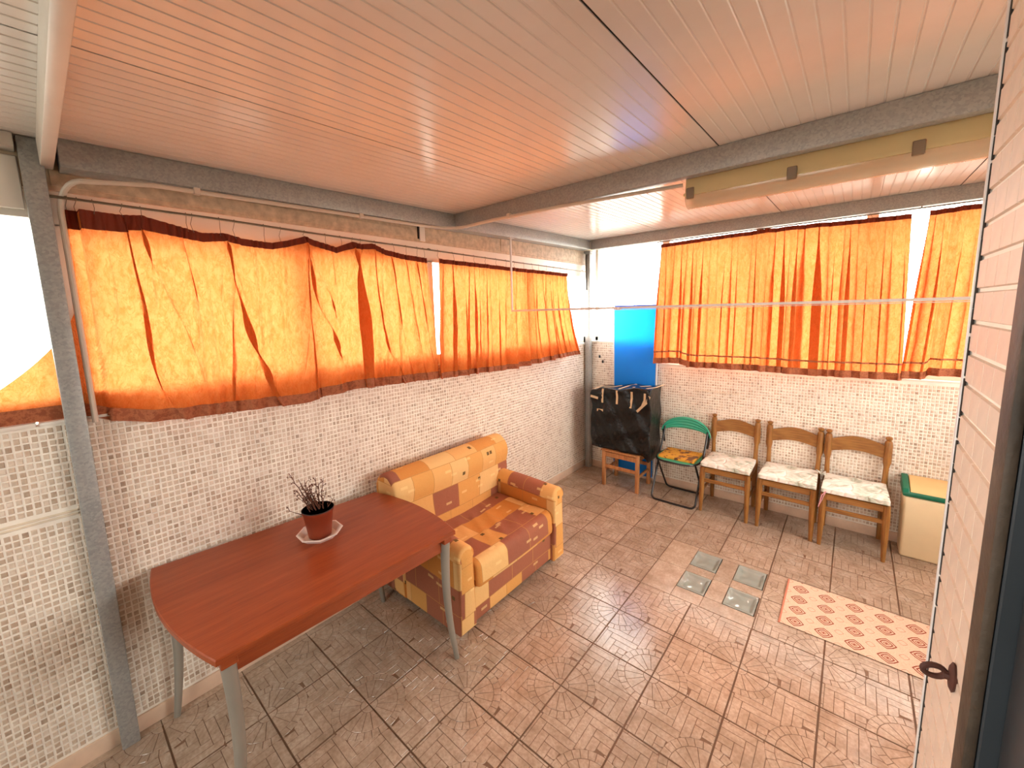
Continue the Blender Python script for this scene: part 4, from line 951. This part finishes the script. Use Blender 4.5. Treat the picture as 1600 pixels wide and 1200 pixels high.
# ================================================================ stool, black bundle, blue cot
ST = thing('wooden_stool', 'light wooden stool carrying the black wrapped bundle in the corner', 'stool', (0.628, 3.955, 0))
for sx in (-1, 1):
    for sy in (-1, 1): MB().rbox(sx * .185 - .018, sx * .185 + .018, sy * .15 - .018, sy * .15 + .018, 0, .385, .004, 2, 0, lambda c: (c[0], c[1], c[2])).build('leg', M['stoolwood'], ST)
for sy in (-1, 1):
    MB().rbox(-.168, .168, sy * .155 - .010, sy * .155 + .010, .325, .375, .003, 1).build('apron', M['stoolwood'], ST)
    MB().rbox(-.168, .168, sy * .152 - .009, sy * .152 + .009, .20, .235, .003, 1).build('stretcher', M['stoolwood'], ST)
for sx in (-1, 1):
    MB().rbox(sx * .185 - .009, sx * .185 + .009, -.13, .13, .325, .375, .003, 1).build('apron', M['stoolwood'], ST)
    MB().rbox(sx * .185 - .009, sx * .185 + .009, -.13, .13, .15, .18, .003, 1).build('stretcher', M['stoolwood'], ST)
MB().rbox(-.215, .205, -.178, .17, .385, .398, .004, 2, 0).build('seat', M['stoolwood'], ST)
BB = thing('wrapped_bundle', 'bundle wrapped in black plastic film with tan tape standing on the stool', 'bundle', (0.615, 3.955, .399))
rb = random.Random(2)
def crumple(c):
    x, y, z = c
    d = .007 * math.sin(x * 21 + z * 13) + .006 * math.sin(x * 9 - z * 27 + 1) + .004 * math.sin(x * 47 + z * 31)
    if y < 0: y -= d
    if z > .6: z += .010 * math.sin(x * 17 + y * 9) - .015 * (x < -.25) + .03 * (x / .34)
    if z < .06 and x > .12: z -= .055 * smooth01(.235, .312, x)
    if x > .25 and z < .06: y += 0
    x += .006 * math.sin(z * 19) * (1 if abs(x) > .3 else 0)
    return (x, y, z)
MB().rbox(-.335, .318, -.148, .140, 0.002, .670, .028, 3, 26, crumple).build('film', M['film'], BB, smooth=40)
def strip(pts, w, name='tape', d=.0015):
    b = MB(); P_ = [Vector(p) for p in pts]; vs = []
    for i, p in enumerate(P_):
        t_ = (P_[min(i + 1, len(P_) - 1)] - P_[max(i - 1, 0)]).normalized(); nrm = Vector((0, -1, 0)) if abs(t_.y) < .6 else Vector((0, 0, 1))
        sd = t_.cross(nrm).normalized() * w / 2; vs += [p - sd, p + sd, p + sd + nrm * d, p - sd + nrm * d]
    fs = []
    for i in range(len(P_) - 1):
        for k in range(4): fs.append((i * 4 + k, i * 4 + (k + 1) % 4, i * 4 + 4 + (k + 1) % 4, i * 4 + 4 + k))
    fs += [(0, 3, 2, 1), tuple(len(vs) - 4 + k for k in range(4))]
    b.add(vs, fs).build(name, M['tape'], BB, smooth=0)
def topz(x, y): return crumple((x, y, .67))[2] + .001
def fy(x, z): return crumple((x, -.148, z))[1] - .0012
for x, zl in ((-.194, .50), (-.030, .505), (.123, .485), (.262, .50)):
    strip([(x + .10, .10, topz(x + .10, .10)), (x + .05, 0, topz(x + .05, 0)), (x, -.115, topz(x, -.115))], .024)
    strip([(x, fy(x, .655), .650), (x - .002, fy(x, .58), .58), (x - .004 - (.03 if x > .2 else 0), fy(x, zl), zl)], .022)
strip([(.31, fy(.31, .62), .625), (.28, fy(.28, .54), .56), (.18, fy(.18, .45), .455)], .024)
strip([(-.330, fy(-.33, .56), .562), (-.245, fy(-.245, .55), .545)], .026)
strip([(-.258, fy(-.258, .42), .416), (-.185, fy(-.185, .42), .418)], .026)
strip([(-.30, .08, topz(-.3, .08)), (-.285, -.03, topz(-.285, -.03)), (-.31, -.11, topz(-.31, -.11))], .05)  # extra-wide pale tape, lightens the top in place of a window reflection
CT = thing('folded_cot', 'bright blue folded cot standing upright behind the black bundle', 'cot', (0.612, 4.150, 0))
def cot(u, v_): return ((u - .5) * (.475 - .03 * math.sin(PI * v_) * 0 - .035 * (1 - v_)), .0 - .010 * math.sin(u * PI) + .012 * v_, .055 + 1.84 * v_)
b = MB().grid(cot, 12, 24); b2 = MB().grid(lambda u, v_: (cot(u, v_)[0], cot(u, v_)[1] + .004, cot(u, v_)[2]), 12, 24)
b.build('canvas', M['blue'], CT, fix=False, smooth=180)
for sx in (-1, 1): MB().tube([(sx * .236, .015, 0.0), (sx * .236, .018, 1.0), (sx * .247, .022, 1.88), (sx * .235, .022, 1.905)], .009, 8).build('frame_tube', M['whitepaint'], CT)
MB().tube([(-.236, .022, 1.905), (.236, .022, 1.905)], .009, 8).build('top_tube', M['bluesolid'], CT)
MB().tube([(-.236, .016, .05), (.236, .016, .05)], .009, 8).build('lower_tube', M['whitepaint'], CT)
kn = MB().lathe([(0, -.024), (.016, -.018), (.024, 0), (.016, .018), (0, .024)], (.150, -.035, .295), 12).build('knob', M['bluesolid'], CT)
MB().tube([(.150, .012, .295), (.150, -.03, .295)], .006, 8).build('knob_stem', M['bluesolid'], kn)

# ================================================================ bin
BN = thing('waste_bin', 'cream plastic bin with green rim and beige flap lid beside the wooden chair', 'bin', (2.905, 4.092, 0))
def taper(c): q = c[2] / .48; return (c[0] * (.95 + .05 * q), c[1] * (.95 + .05 * q), c[2])
MB().rbox(-.150, .165, -.112, .105, 0.0, .470, .018, 3, 0, taper).build('body', M['bincream'], BN)
rimp = [(-.157, -.118), (.170, -.118), (.170, .108), (-.157, .108)]
MB().rbox(-.158, .172, -.119, .109, .4705, .505, .010, 2, 0, lambda c: (c[0], c[1], c[2] + (0.018 * (c[1] + .12) / .23 if c[2] > .48 else 0))).build('rim', M['greendark'], BN)
MB().prism([(-.119, .500), (-.10, .525), (.02, .555), (.109, .570), (.109, .500)], -.158, -.122, 'x', 1, .006).build('rim_cheek', M['greendark'], BN)
MB().prism([(-.119, .500), (-.10, .525), (.02, .555), (.109, .570), (.109, .500)], .136, .172, 'x', 1, .006).build('rim_cheek', M['greendark'], BN)
MB().prism([(-.108, .506), (-.09, .524), (.0, .545), (.040, .562), (.104, .568), (.104, .506)], -.118, .132, 'x', 1, .006).build('flap_lid', M['binlid'], BN)

# ================================================================ rug
RG = thing('rug', 'thin woven rug with red brown diamond print beside the glass blocks', 'rug', (2.175, 2.673, 0.0012))
def rugf(u, v_): return (u * 1.05, v_ * .495, .0035 + .0012 * math.sin(u * 23) * math.sin(v_ * 9) * (1 if 0 < v_ < 1 else 1))
b = MB().grid(rugf, 40, 16); b2 = MB().grid(lambda u, v_: (u * 1.05, v_ * .495, .0002), 1, 1)
b.v = b.v; b.build('woven_field', M['rug'], RG, fix=False)
bb = MB().rbox(-.010, .0, -.001, .496, .0002, .0045, .001, 1)
bb.build('border_binding', M['rugedge'], RG)
